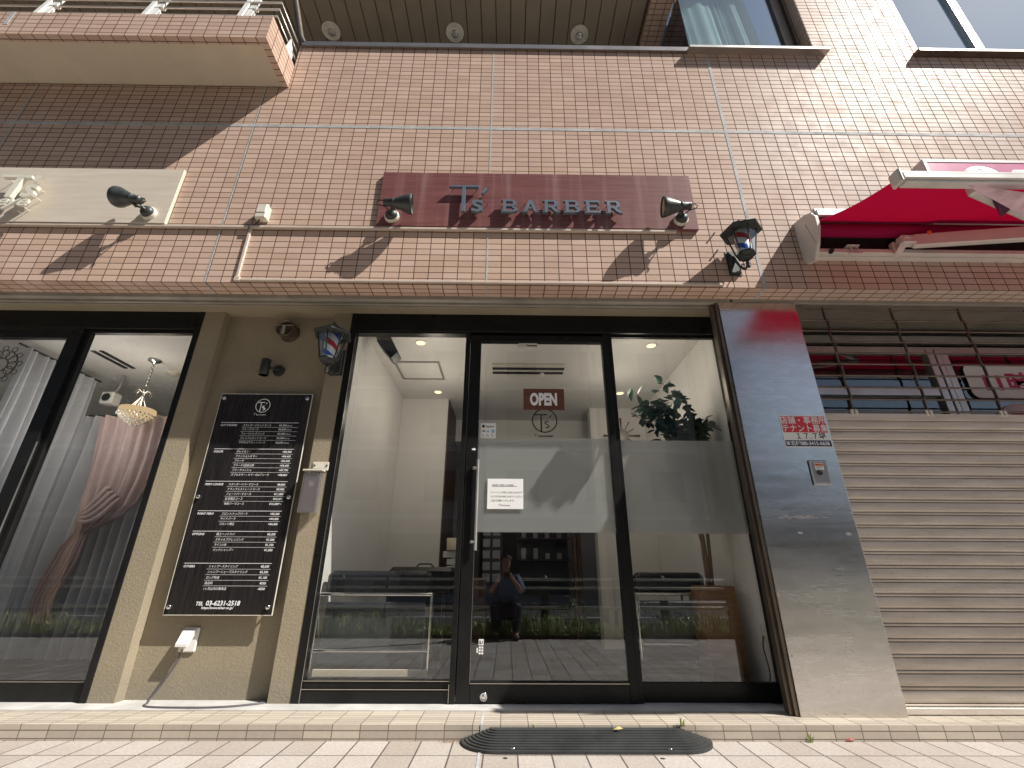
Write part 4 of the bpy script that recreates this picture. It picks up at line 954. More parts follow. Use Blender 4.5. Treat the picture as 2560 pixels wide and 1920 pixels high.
# ================================================================== AWNING
AW = empty('awning', (5,0,HB+.5), 'red retractable awning with white metal arms at the right edge', 'awning')
YB = -.95; xa = 2.80; XE = 8.6
zb0 = at(2233,468,YB).z
WM = simple('awning_white_metal', (.66,.62,.58), .42, .1, .08, 6)
# cassette end plate
m = MB()
ep = [(-.002,3.45),(-.03,3.40),(-.12,3.372),(-.20,3.48),(-.26,3.62),(-.265,3.72),(-.23,3.79),(-.16,3.83),(-.002,3.87)]
m.prism([(2.79,y_,z_) for y_,z_ in ep], (.026,0,0)); m.prism([(2.784,y_*.94-.006,3.6+(z_-3.6)*.94) for y_,z_ in ep[:4]+[(-.14,3.75),(-.002,3.8)]], (.0055,0,0)); m.build('end_plate', WM, AW)
m = MB(); m.bbox((2.82,-.24,3.80),(XE,-.002,3.835), .006); m.bbox((2.82,-.262,3.735),(XE,-.235,3.799), .006); m.build('hood', WM, AW)
m = MB(); m.bbox((2.82,-.10,3.475),(XE,-.055,3.520), .005); m.bbox((2.82,-.055,3.46),(XE,-.003,3.50), .004); m.build('back_rail', WM, AW)
m = MB(); m.tube([(2.82,-.14,3.68),(XE,-.14,3.68)], .058, 20); m.build('cloth_roll', M['awning'], AW)
m = MB(); m.box((2.82,-.03,3.53),(XE,-.004,3.795)); m.build('shade_backing', M['blk'], AW)  # black sheet added to stand for the shade behind the cloth roll
m = MB(); n = 12; vs = []; fs = []
for i in range(n+1):
    u = i/n; yy = -.19+(YB+.19)*u; zz = 3.725+(zb0+.07-3.725)*u-.03*math.sin(PI*u)
    vs += [(2.835,yy,zz),(XE-.02,yy,zz)]
for i in range(n): fs.append((2*i,2*i+1,2*i+3,2*i+2))
m.add(vs, fs); m.add([v+Vector((0,0,-.0025)) for v in map(Vector,vs)], [tuple(reversed(f)) for f in fs]); 
m.build('canopy_cloth', M['awning'], AW)
m = MB(); m.bbox((xa+.028,YB-.055,zb0+.07),(XE,YB+.01,zb0+.098), .008); m.bbox((xa+.028,YB-.065,zb0+.022),(XE,YB+.0,zb0+.0695), .006); m.bbox((xa+.04,YB-.05,zb0-.004),(XE,YB+.008,zb0+.0215), .006); m.build('front_bar', WM, AW)
m = MB(); m.bbox((xa,YB-.068,zb0-.008),(xa+.0275,YB+.022,zb0+.108), .01); m.build('bar_end_cap', WM, AW)
# arm: shoulder bracket, upper arm, elbow, fore arm
m = MB(); sh0 = Vector((3.57,-.13,3.56))
elb = at(2655,579,-.5); fr = at(2425,476,YB+.03); 
def beam(mb, p, q, w, h, r=.006):
    p = Vector(p); q = Vector(q); d = q-p; Ln = d.length; X_ = d.normalized(); Y_ = Vector((0,0,1)).cross(X_).normalized(); Z_ = X_.cross(Y_)
    R = Matrix((X_,Y_,Z_)).transposed().to_4x4(); T_ = Matrix.Translation(p)@R; t = MB(); t.bbox((0,-w/2,-h/2),(Ln,w/2,h/2), r)
    mb.add([T_@v for v in t.v], t.f)
beam(m, sh0+Vector((.09,-.02,-.0)), elb, .055, .125, .012); a2 = m.build('upper_arm', WM, AW)
m = MB(); m.prism([(3.745,-.222,3.575),(3.775,-.229,3.575),(3.775,-.229,3.61),(3.745,-.222,3.61)], (0,-.002,0)); m.build('orange_tag', M['orange'], a2)
m = MB(); beam(m, elb+Vector((0,-.01,-.02)), fr, .05, .075, .010); m.build('fore_arm', WM, AW)
m = MB(); q0 = at(2418,461,-1.02); q1 = at(2640,492,-.98); q2 = at(2600,560,-.80); q3 = at(2530,519,-.86); q4 = at(2495,502,-.93)
m.add([q0,q1,q2,q3,q4], [(0,1,2,3,4)]); m.add([v+Vector((0,.006,-.004)) for v in (q0,q1,q2,q3,q4)], [(4,3,2,1,0)]); m.build('plastic_wrap', simple('pink_plastic', (.62,.42,.50), .25, 0, .35, 9, bump=.6, bscale=14), AW)
m = MB(); m.prism([at(2475,482,-.90), at(2495,500,-.90), at(2532,519,-.84), at(2505,541,-.80)], (0,.01,0)); m.build('hanging_flap', simple('dark_mauve_cloth', (.10,.02,.06), .8), AW)
m = MB(); m.bbox((sh0.x-.02,-.19,3.52),(sh0.x+.10,-.115,3.605), .01); m.bbox((sh0.x-.045,-.115,3.46),(sh0.x+.02,-.06,3.59), .008)
m.prism([(sh0.x-.07,-.11,3.45),(sh0.x-.01,-.11,3.45),(sh0.x+.05,-.19,3.56),(sh0.x+.0,-.19,3.58)], (0,-.008,0)); m.build('shoulder_bracket', WM, AW)
m = MB()
for xx in (3.12,): m.bbox((xx,-.118,3.45),(xx+.11,-.101,3.475), .003); m.bbox((xx,-.118,3.54),(xx+.11,-.05,3.552), .003); m.tube([(xx+.03,-.11,3.47),(xx+.03,-.11,3.545)], .006, 7); m.tube([(xx+.085,-.11,3.47),(xx+.085,-.11,3.545)], .006, 7)
m.build('wall_bracket', WM, AW)
m = MB(); m.lathe([(.022,-.004),(.028,0),(.022,.004)], (2.96,-.12,3.475), (1,.3,0), 16); m.build('crank_eye', M['gun'], AW)
mm_ = MB(); mm_.text('L', .04, (3.806,-.1985,3.55)); 
# light box sign above the awning
LB = empty('lightbox_sign', (5,0,4), 'pink light-box sign with white rounded shapes behind the awning bar', 'sign')
YL = -.32; a = at(2304,398,YL); xL = a.x; zT = a.z; zB = zT-.62
m = MB(); m.box((xL,YL+.02,zB),(XE,-.002,zT-.001)); m.build('case', WM, LB)
m = MB(); m.bbox((xL-.002,YL-.002,zT-.035),(XE,YL+.0195,zT+.002), .004); m.bbox((xL-.002,YL-.0015,zB),(xL+.035,YL+.0192,zT-.0355), .004); m.build('rim', WM, LB)
m = MB(); m.box((xL+.036,YL+.002,zB),(XE-.01,YL+.018,zT-.036)); m.build('face', M['pinkp'], LB)
a = at(2452,430,YL); b = at(2524,424,YL); m = MB(); m.lathe([(0,0),(.21,0),(.21,.002),(0,.002)], (a.x,YL+.0015,a.z-.19+.05), (0,-1,0), 36); rrect(m, b.x, b.x+1.6, b.z-.4, b.z+.0, .05, YL-.0005, .002); m.build('white_shape', M['whitep'], LB)
m = MB(); a2_ = at(2450,426,YL); m.prism([(a2_.x-.02,YL-.0015,a2_.z),(a2_.x+.02,YL-.0015,a2_.z-.01),(a2_.x+.02,YL-.0015,a2_.z+.018),(a2_.x-.02,YL-.0015,a2_.z+.028)], (0,.0009,0)); m.build('shape_mark', M['greyink'], LB)

# ================================================================== KERB RAMP MAT
RM = empty('rubber_ramp', (.66,-.12,0), 'black ribbed rubber kerb ramp with rounded ends in front of the door', 'ramp')
m = MB(); xa_, xb_, yb_, yf_ = -.065, 1.395, .008, -.205
nst = 9; R_ = abs(yf_-yb_)
def outline(ins):
    """rounded-end outline inset from the front and ends"""
    P_ = []; r = (R_-ins); n = 10
    for k in range(n+1):
        a = PI + PI/2*k/n; P_.append((xa_+R_+math.cos(a)*r*1.0, yb_+math.sin(a)*r))
    for k in range(n+1):
        a = 3*PI/2 + PI/2*k/n; P_.append((xb_-R_+math.cos(a)*r*1.0, yb_+math.sin(a)*r))
    return P_
for i in range(nst):
    ins = i*.0205; z1 = .016+.0066*i; P0 = outline(ins); P1 = outline(ins+.004)
    z0 = 0 if i == 0 else z1-.0066
    n = len(P0)
    vs = [(p[0],p[1],z0) for p in P0]+[(p[0],p[1],z1-.001) for p in P0]+[(p[0],p[1],z1) for p in P1]
    fs = [(k,k+1,n+k+1,n+k) for k in range(n-1)]+[(n+k,n+k+1,2*n+k+1,2*n+k) for k in range(n-1)]
    m.add(vs, fs)
    if i < nst-1:
        Q = outline(ins+.0205); m.add([(p[0],p[1],z1) for p in P1]+[(p[0],p[1],z1) for p in Q], [(k,k+1,n+k+1,n+k) for k in range(n-1)])
    else: m.add([(p[0],p[1],z1) for p in P1], [tuple(range(n))])
m.build('ribbed_body', M['rubber'], RM)
m = MB()
for (x,y) in ((1282,1865),(1675,1866)):
    a = atz(x, y, .058); m.lathe([(.013,0),(.013,.004),(.006,.004),(.005,.001),(0,.001)], (a.x,a.y,.048), (0,0,1), 14)
m.build('fixing_bolt', M['chrome'], RM)
# dry leaves and weeds in the joint
m = MB(); rs = random.Random(5)
for i in range(70):
    x = rs.uniform(-.19,-.06); y = rs.gauss(-.005,.016); r = rs.uniform(.004,.012); a = rs.uniform(0,PI)
    m.add([(x,y,.004),(x+r*math.cos(a),y+r*math.sin(a),.01),(x+r*math.cos(a)+.003,y+r*math.sin(a)-.003,.004)], [(0,1,2)])
tag(m.build('leaf_litter', M['bark']), kind='stuff', label='brown leaf litter at the foot of the step', cat='leaf litter')
def weed(x, y, z, n, h, label):
    m = MB(); rs = random.Random(int(x*100))
    for i in range(n):
        a = rs.uniform(0,2*PI); b = rs.uniform(.3,1)*h; l = rs.uniform(.2,.7)*h; p = Vector((x+rs.gauss(0,.006),y+rs.gauss(0,.004),z)); t = p+Vector((math.cos(a)*l,math.sin(a)*l,b)); w = Vector((-math.sin(a),math.cos(a),0))*.0025
        q = (p+t)/2+Vector((0,0,b*.15)); m.add([p-w,p+w,q+w*.8,q-w*.8,t], [(0,1,2,3),(3,2,4)])
    tag(m.build('weed', simple('weed_green', (.22,.26,.06), .6)), label, 'weed', 'small weeds in the step joint')
weed(1.24,-.0,.075,16,.06,'small green weed behind the right end of the rubber ramp'); weed(1.98,-.004,.0,12,.06,'thin weed against the step right of the ramp'); weed(.36,-.002,.07,6,.03,'tiny weed on the step edge above the ramp left half')
for (x,y,c,lb) in ((2124,1851,(.25,.03,.03),'curled dark red leaf at the foot of the step'),(1545,1823,(.5,.42,.15),'yellow fallen leaf on the step edge behind the ramp')):
    a = atz(x, y, .006 if y > 1840 else .075); m = MB(); w = .03
    m.add([(a.x-w,a.y-.004,a.z),(a.x,a.y-.012,a.z+.002),(a.x+w,a.y-.004,a.z+.004),(a.x+.004,a.y+.004,a.z+.014)], [(0,1,3),(1,2,3)])
    tag(m.build('fallen_leaf', simple('leaf_'+str(x), c, .6)), lb, 'leaf')

# ================================================================== BARBER SHOP INTERIOR
def sofa(x0, x1, y0, y1, label):
    s = empty('sofa', ((x0+x1)/2,(y0+y1)/2,ST), label, 'sofa', 'black leather sofas with chrome tube frames')
    m = MB(); m.bbox((x0,y0,.74),(x1,y0+.16,.925), .035); m.build('backrest', M['leather'], s, bevel=.012)
    m = MB(); m.bbox((x0+.02,y0+.03,.40),(x1-.02,y1,.545), .03); m.build('seat', M['leather'], s)
    m = MB(); m.bbox((x0+.02,y0+.02,.25),(x1-.03,y0+.03,.70), .005); m.build('back_panel', simple('smoked_panel', (.06,.065,.07), .35), s)
    m = MB(); r = .013
    m.tube([(x0-.02,y0-.03,.755),(x1+.02,y0-.03,.755)], r, 10); m.tube([(x0,y0-.03,.375),(x1+.01,y0-.03,.375)], r, 10)
    m.tube([(x1+.02,y0-.03,.755),(x1+.02,y0-.03,ST+.02)], r*.8, 10); m.tube([(x1+.02,y0-.03,.755),(x1+.02,y1,.755),(x1+.02,y1,ST+.02)], r, 10); m.tube([(x0-.015,y0-.03,.755),(x0-.015,y0-.03,ST+.02)], r*.8, 10)
    m.build('chrome_frame', M['chrome'], s); return s
sofa(-1.225, -.40, .66, 1.35, 'black leather sofa with chrome tube frame behind the left shop window')
sofa(1.32, 1.93, 1.05, 1.75, 'black leather sofa behind the right shop window next to the plant')
m = MB(); m.bbox((-1.205,.60,.215),(-.375,.615,.262), .003); tag(m.build('floor_rail', M['cream']), 'cream board along the floor behind the left shop window', 'board')
m = MB(); m.bbox((-1.0,1.72,.60),(-.33,2.1,.97), .04); m.tube([(-.75,1.9,.97),(-.72,1.9,1.0),(-.6,1.9,1.0),(-.57,1.9,.97)], .008, 6); m.build
tag(m.build('black_bag', M['leather']), 'black soft case standing behind the left sofa', 'bag')
# leaflets & papers pinned on the wooden panel
pp = empty('leaflet_rack', (-.45,2.2,1.0), 'rack of white printed cards beside the wooden panel', 'leaflets')
m = MB()
for (a_,b_,c_,d_) in ((1108,1378,1142,1394),(1117,1397,1142,1412),(1117,1415,1142,1424)):
    p = at(a_,b_,2.3); q = at(c_,d_,2.3); m.bbox((p.x,2.3,q.z),(q.x,2.31,p.z), .002)
m.build('card', M['paper'], pp)
m = MB(); p = at(1118,1350,2.25); q = at(1143,1376,2.25); m.lathe([(.07,0),(.075,.13),(.0,.13)], (p.x+.07,2.25,q.z), (0,0,1), 16); tag(m.build('lamp_shade', M['cream']), 'small cream lamp shade on the counter behind the left window', 'lamp shade')
m = MB(); m.bbox((-.58,2.15,ST),(-.05,2.8,.86), .01); tag(m.build('counter', M['wallwood']), 'dark counter in the barber shop behind the door', 'counter')
for k, (cx_, n_) in enumerate(((-.05,4),(.07,4))):
    m = MB()
    for i in range(5): m.bbox((cx_-.045,2.60,1.34-i*.13),(cx_+.045,2.61,1.43-i*.13), .002)
    tag(m.build('photo_card_strip', simple('photo_card', (.2,.2,.22), .5)), ('left' if k==0 else 'right')+' vertical strip of pale cards inside the door', 'cards', 'vertical strips of pale cards')
# barber products shelf and brown door frame deeper in the shop
SHF = empty('product_shelf', (.75,4.2,ST), 'black shelf with small products deep in the barber shop', 'shelf')
m = MB(); m.box((.36,4.3,ST),(1.15,4.34,1.95)); 
for i in range(5): m.box((.36,4.05,.5+i*.3),(1.15,4.30,.52+i*.3))
m.build('shelf', M['blk'], SHF)
m = MB(); rs = random.Random(2)
for i in range(2,5):
    for k in range(4): m.bbox((.42+k*.18,4.1,.52+i*.3),(.49+k*.18,4.16,.52+i*.3+rs.uniform(.08,.16)), .006)
m.build('product', simple('product_pale', (.25,.25,.25), .4, 0, .4, 3), SHF)
m = MB(); m.bbox((1.18,3.5,ST),(1.24,3.6,2.3), .004); m.bbox((1.10,3.3,ST),(1.14,3.4,2.3), .004); tag(m.build('door_post', M['wallwood']), 'brown wooden door posts behind the glass door', 'door post')
# air-conditioning slot
AC = empty('air_conditioner', (.43,1.65,3.12), 'ceiling air conditioner slot above the door', 'air conditioner')
m = MB(); m.bbox((.0,1.50,3.125),(.86,1.78,3.1505), .005); m.build('body', M['offw'], AC)
m = MB(); m.box((.01,1.56,3.120),(.85,1.62,3.1245)); m.box((.01,1.68,3.120),(.85,1.74,3.1245)); m.build('slot', M['ink'], AC)
HT = empty('ceiling_hatch', (-.85,1.7,3.14), 'square access panel in the ceiling behind the left window', 'hatch')
m = MB(); p = atz(985,903,3.149); q = atz(1112,948,3.149)
for (a_,b_,c_,d_) in ((p.x,p.y,q.x,p.y+.02),(p.x,q.y-.02,q.x,q.y),(p.x,p.y+.02,p.x+.02,q.y-.02),(q.x-.02,p.y+.02,q.x,q.y-.02)): m.box((a_,b_,3.140),(c_,d_,3.1508))
m.build('hatch_rim', M['steel_grey'], HT)
DLB = 'recessed round ceiling lamps in the barber shop'
for i, (x,y,lb) in enumerate(((1052,857,'lit ceiling lamp nearest the left window, beside the black speaker'),(1095,980,'lit ceiling lamp further back behind the left window'),(1628,864,'lit ceiling lamp nearest the right window'),(1550,983,'lit ceiling lamp further back behind the right window, above the wall clock'))):
    a = atz(x, y, 3.148); r = empty('ceiling_lamp', (a.x,a.y,3.15), lb, 'lamp', DLB)
    m = MB(); m.lathe([(.062,0),(.062,.005),(.048,.006)], (a.x,a.y,3.1505), (0,0,-1), 22); m.build('trim_ring', M['white'], r)
    m = MB(); m.lathe([(.0,.0065),(.0475,.0065)], (a.x,a.y,3.1505), (0,0,-1), 22); m.build('lamp_face', M['bulb'], r)
    l = bpy.data.lights.new('ceiling_lamp_light','POINT'); l.energy = 4.6; l.color = (1,.90,.76); l.shadow_soft_size = .12
    o = bpy.data.objects.new('ceiling_lamp_light', l); COL.objects.link(o); o.location = (.15 if i < 2 else -.2,(-.1 if i in (0,2) else -.65),-.55); o.parent = r
SK = empty('speaker', (-1.0,.75,2.9), 'black wedge loudspeaker hanging in the top left corner of the left shop window', 'speaker')
p = at(935,836,.80); q = at(994,896,.80)
m = MB(); m.prism([(p.x,.80,p.z+.06),(p.x+.12,.80,p.z+.07),(q.x,.80,q.z+.07),(q.x-.07,.80,q.z),(p.x+.04,.80,p.z-.08)], (0,.16,0)); m.build('cabinet', M['blk'], SK, bevel=.008)
m = MB(); m.tube([(p.x+.02,.86,p.z+.0),(p.x-.02,.86,p.z+.1),(p.x-.02,.86,3.15)], .008, 6); m.build('bracket', M['blk'], SK)
# sunburst clock
CK = empty('sunburst_clock', (1.83,2.99,2.73), 'sunburst wall clock with dark spokes behind the right window', 'clock')
c = at(1554,1090,2.985)
m = MB(); m.lathe([(0,0),(.10,0),(.10,.02),(.085,.03),(0,.03)], c, (0,-1,0), 28); m.build('face', M['alum'], CK)
m = MB()
for k in range(12):
    a = 2*PI*k/12; L_ = .26 if k%3 == 0 else (.20 if k%2 else .24); w = .016 if k%3==0 else .008
    d = Vector((math.cos(a),0,math.sin(a))); s_ = Vector((-math.sin(a),0,math.cos(a)))
    m.prism([c+d*.10-s_*w*.4+Vector((0,-.01,0)), c+d*.10+s_*w*.4+Vector((0,-.01,0)), c+d*L_+s_*w+Vector((0,-.01,0)), c+d*L_-s_*w+Vector((0,-.01,0))], (0,-.008,0))
m.build('spoke', M['brwood'], CK)
# plant
PL = empty('potted_fig', (1.94,1.0,ST), 'tall indoor ficus with dark leaves in a square oak planter behind the right window', 'plant')
m = MB(); m.bbox((1.79,.84,ST),(2.08,1.13,.82), .006); m.build('planter', M['plantwood'], PL)
m = MB(); rs = random.Random(11)
tr = [((1.95,1.0,.80),(1.93,.98,1.3),(1.90,.97,1.75),(1.88,.95,2.1)),((1.97,1.02,.80),(1.99,1.0,1.35),(1.96,1.0,1.8),(2.0,1.0,2.15)),((1.92,.99,.8),(1.94,1.03,1.2),(1.95,1.02,1.7),(1.9,1.05,2.1))]
for t_ in tr: m.tube(smooth(list(t_),4), [.016-.0006*i for i in range(13)], 6)
br = []
for i in range(54):
    st_ = Vector(rs.choice(tr)[rs.choice([1,2,3,3])])+Vector((0,0,rs.uniform(-.1,.1)))
    en = Vector((rs.uniform(1.50,2.13), rs.uniform(.66,1.30), rs.uniform(1.55,2.62)))
    if en.z > 2.35: en.x = rs.uniform(1.42,1.85)
    mid = (st_+en)/2+Vector((rs.uniform(-.05,.05),rs.uniform(-.05,.05),.06)); pts_ = smooth([st_,mid,en],4); m.tube(pts_, [.0045-.0004*k for k in range(len(pts_))], 4); br.append(pts_)
m.build('trunk', M['bark'], PL)
m = MB()
def leaf(mb, p, d, ln, w, rs):
    d = d.normalized(); s_ = d.cross(Vector((rs.uniform(-.3,.3),rs.uniform(-.3,.3),1))).normalized(); up = s_.cross(d)
    pts_ = [(0,0,0),(.25,.42,.03),(.55,.5,.05),(.8,.28,.02),(1.0,0,-.06),(.8,-.28,.02),(.55,-.5,.05),(.25,-.42,.03)]
    V_ = [p+d*(a*ln)+s_*(b*w)+up*(-abs(b)*.0+c*ln) for a,b,c in pts_]; c_ = p+d*ln*.5-up*ln*.03
    mb.add(V_+[c_], [(i,(i+1)%8,8) for i in range(8)], smooth=True)
for pts_ in br:
    for k in range(2,len(pts_)):
        for j in range(2):
            d = Vector((rs.gauss(0,1),rs.gauss(0,1),rs.gauss(-.25,.6))); p = pts_[k]
            if p.y+d.normalized().y*.1 < .56: d.y = abs(d.y)
            leaf(m, p, d, rs.uniform(.085,.135), rs.uniform(.05,.078), rs)
m.build('foliage', M['leaf'], PL)
m = MB(); a = at(1918,1585,.70); m.bbox((2.145,.60,.44),(2.168,.68,.56), .004); tag(m.build('wall_socket', M['offw']), 'cream wall socket low inside the right window edge', 'socket')
m = MB(); m.tube(smooth([(2.14,.64,.48),(2.12,.63,.40),(2.13,.62,.25),(2.11,.62,.15),(2.12,.60,ST+.02)]), .006, 6); tag(m.build('black_cable', M['blk']), 'black cable hanging from the socket inside the right window', 'cable')

# ================================================================== SALON INTERIOR (left)
m = MB(); vs = []; fs = []; n = 200
zt_ = at(300,1043,1.88).z
for i in range(n+1):
    u = i/n; y = .95+.9*u; x = -4.75+.05*math.sin(u*60+math.sin(u*19))+.02*math.sin(u*23+1)
    for k in range(7):
        z = ST+.05+(3.02-ST-.05)*k/6; vs.append((x+.012*math.sin(k*1.3+u*9), y, z))
for i in range(n):
    for k in range(6): fs.append((i*7+k,(i+1)*7+k,(i+1)*7+k+1,i*7+k+1))
m.add(vs, fs, smooth=True); tag(m.build('sheer_curtain', M['sheer']), 'long pale sheer curtain running back along the side of the salon', 'curtain')
m = MB(); vs = []; fs = []; n = 420
for i in range(n+1):
    u = i/n; x = -4.9+2.24*u; y = 1.90+.075*math.sin(u*118+1.6*math.sin(u*17))+.02*math.sin(u*31+1)
    for k in range(7):
        z = ST+.05+(zt_-ST-.05)*k/6; vs.append((x+.012*math.sin(k+u*20), y+.012*math.sin(k*1.1+u*14), z))
for i in range(n):
    for k in range(6): fs.append((i*7+k,(i+1)*7+k,(i+1)*7+k+1,i*7+k+1))
m.add(vs, fs, smooth=True); tag(m.build('sheer_curtain', M['sheer']), 'pleated grey sheer curtain hanging behind the mauve drape in the salon', 'curtain')
m = MB(); m.tube([(-4.75,.9,3.04),(-4.75,1.9,3.04)], .012, 8); m.tube([(-4.75,1.9,zt_+.02),(-2.66,1.9,zt_+.02)], .010, 8); tag(m.build('curtain_rail', M['gun']), 'dark curtain rail along the salon ceiling', 'curtain rail')
# gathered mauve drape
DY = 1.72
rowsd = []
# photo outline: left and right edges of the drape at given heights
for (yy,xl_,xr_) in ((1040,250,420),(1080,243,410),(1140,228,395),(1200,212,373),(1250,200,345),(1285,196,305),(1300,192,268),(1330,188,222),(1370,150,206),(1410,125,190),(1460,95,158),(1500,78,130),(1560,60,122)):
    rowsd.append((at(xl_,yy,DY), at(xr_,yy,DY)))
m = MB(); vs = []; fs = []; n = 60
for r_, (p, q) in enumerate(rowsd):
    for i in range(n+1):
        u = i/n; v = p.lerp(q,u); wv = .04 if r_ < 6 else .022
        sag = 0
        if 4 <= r_ <= 7: sag = -.10*math.sin(PI*u)*(1 if r_<7 else .4)
        vs.append((v.x, DY+wv*math.sin(u*34+r_*.35)+.012*math.sin(u*77), v.z+sag))
for r_ in range(len(rowsd)-1):
    for i in range(n): a = r_*(n+1)+i; fs.append((a,a+1,a+n+2,a+n+1))
m.add(vs, fs, smooth=True); dp = empty('mauve_drape', (-3.4,DY,1.5), 'gathered mauve drape tied back in the salon window', 'curtain'); m.build('cloth', M['mauve'], dp)
m = MB(); p = at(196,1300,DY-.06); 
for j in range(4):
    q = at(300-8*j,1245-8*j,DY-.05); pts_ = [p+Vector((0,0,.02*j))]
    for k in range(1,9):
        u = k/9; b_ = p.lerp(q,u); pts_.append(b_+Vector((0,-.02*math.sin(PI*u),-.11*math.sin(PI*u)*(1-.18*j)+.02*j)))
    pts_.append(q); m.tube(pts_, [.012]+[.026]*8+[.014], 8)
m.build('swag_fold', M['mauve'], dp)
# chandelier
CHc = at(342,1034,1.5)
CH = empty('chandelier', (CHc.x,1.5,3.15), 'lit crystal bowl chandelier on a chain in the salon window', 'chandelier')
cx_, cz_ = CHc.x, CHc.z
m = MB(); m.lathe([(.07,0),(.066,.018),(.03,.035),(.012,.05)], (cx_,1.5,3.151), (0,0,-1), 24)
m.tube([(cx_,1.5,3.11),(cx_,1.5,cz_+.22)], .007, 6)
for i in range(12): m.lathe([(.010,-.012),(.013,0),(.010,.012)], (cx_,1.5,3.08-i*.022), (1,0,0) if i%2 else (0,1,0), 8)
for k in range(6):
    a = 2*PI*k/6; d = Vector((math.cos(a),math.sin(a),0)); c = Vector((cx_,1.5,cz_))
    m.tube([c+Vector((0,0,.24)), c+d*.05+Vector((0,0,.27)), c+d*.08+Vector((0,0,.235)), c+d*.075+Vector((0,0,.20))], .005, 6)
    m.tube([c+Vector((0,0,.22)), c+d*.09+Vector((0,0,.04))], .005, 6)
m.build('stem', M['chrome'], CH)
m = MB(); m.lathe([(.165,.0),(.17,.03),(.165,.06),(.155,.06),(.155,.0)], (cx_,1.5,cz_-.01), (0,0,1), 36); m.build('lit_band', M['goldglow'], CH)
m = MB(); rs = random.Random(4)
for j in range(6):
    rad = .165*(1-j/6.3); zz = cz_-.02-.022*j
    for k in range(max(4,int(26*(1-j/6.3)))):
        a = 2*PI*k/max(4,int(26*(1-j/6.3)))+j; m.lathe([(0,-.013),(.012,-.004),(.013,.004),(0,.013)], (cx_+rad*math.cos(a),1.5+rad*math.sin(a),zz+rs.uniform(-.004,.004)), (rs.uniform(-.3,.3),rs.uniform(-.3,.3),1), 6, smooth=False)
m.build('crystal_drops', M['crystal'], CH)
l = bpy.data.lights.new('chandelier_light','POINT'); l.energy = 3.5; l.color = (1,.85,.65); l.shadow_soft_size = .12; o = bpy.data.objects.new('chandelier_light', l); COL.objects.link(o); o.parent = CH; o.location = (0,0,cz_-3.15+.1)
l = bpy.data.lights.new('salon_fill_light','POINT'); l.energy = 11; l.color = (1,.95,.9); l.shadow_soft_size = .2; o = bpy.data.objects.new('salon_fill_light', l); COL.objects.link(o); o.location = (-4.0,1.1,2.3)  # fill light added to brighten the salon, belongs to no fixture
SP = empty('ceiling_speaker', (-3.6,1.9,2.9), 'small white box speaker hanging from the salon ceiling', 'speaker')
p = at(275,997,1.9); m = MB(); m.bbox((p.x-.075,1.84,p.z-.075),(p.x+.075,1.98,p.z+.075), .015)
m.build('cabinet', M['white'], SP); m = MB(); m.lathe([(0,.004),(.045,.003),(.05,0)], (p.x,1.838,p.z), (0,-1,0), 20); m.build('cone', M['blk'], SP)
m = MB(); m.tube([(p.x,1.93,p.z+.07),(p.x+.03,1.94,p.z+.17),(p.x+.03,1.94,3.15)], .015, 8); m.build('bracket', M['alum'], SP)
SA = empty('air_conditioner', (-4.0,1.3,3.14), 'ceiling air conditioner slots in the salon', 'air conditioner')
m = MB(); p = atz(226,878,3.14); q = atz(330,922,3.14)
for dx in (0,.09): m.prism([(p.x+dx,p.y,3.14),(p.x+dx+.045,p.y,3.14),(q.x+dx+.0-.05,q.y,3.14),(q.x+dx-.095,q.y,3.14)], (0,0,.012))
m.build('slot', M['ink'], SA)
a = atz(433,935,3.14); m = MB(); m.lathe([(.075,0),(.07,.018),(.03,.025),(0,.025)], (a.x,a.y,3.151), (0,0,-1), 24); tag(m.build('ceiling_sensor', M['offw']), 'round cream detector on the salon ceiling', 'detector')
WD = empty('wall_ornament', (-5.5,1,2.8), 'round openwork metal ornament at the far left of the salon', 'ornament'); c = at(0,912,.9)
m = MB()
for rr in (.07,.16): 
    pts_ = [c+Vector((rr*math.cos(2*PI*k/30),0,rr*math.sin(2*PI*k/30))) for k in range(31)]; m.tube(pts_, .004, 5)
for k in range(12):
    a = 2*PI*k/12
    for rr, q_ in ((.115,.042),(.185,.026)):
        cc = c+Vector((rr*math.cos(a+rr*9),0,rr*math.sin(a+rr*9))); m.tube([cc+Vector((q_*math.cos(2*PI*j/12),0,q_*math.sin(2*PI*j/12))) for j in range(13)], .0035, 5)
m.build('scrollwork', M['gun'], WD)

# ================================================================== STREET BEHIND THE CAMERA (seen reflected in the glass and the steel)
def fence_run():
    f = empty('guard_rail', (0,-4.1,0), 'dark brown pedestrian guard rail along the planting strip', 'guard rail')
    m = MB()
    for zz in (.83,.70,.40): m.tube([(-16,-4.12,zz),(20,-4.12,zz)], .022 if zz > .6 else .03, 8)
    m.build('rail', M['alum'], f)
    for i in range(19):
        x = -15.2+1.9*i+.1; m = MB(); m.tube([(x,-4.12,-.02),(x,-4.12,.86)], .03, 8); m.build('post', M['blk'], f)
fence_run()
boll = None
for x, lb in ((-6.2,'far left'),(-2.7,'left'),(.86,'middle'),(2.95,'right'),(6.8,'far right')):
    if boll is None:
        boll = empty('bollard', (x,-4.5,-.02)); m = MB(); m.lathe([(.075,0),(.075,.75),(.08,.76),(.08,.80),(.07,.86),(.04,.91),(0,.92)], (0,0,0), (0,0,1), 16); m.build('post', M['blk'], boll, local=True); o = boll
    else: o = copy_tree(boll)
    o.location = (x,-4.5,-.02); tag(o, 'black round-topped bollard beyond the guard rail, '+lb+' one', 'bollard', 'black bollards along the road')
m = MB(); rs = random.Random(8)
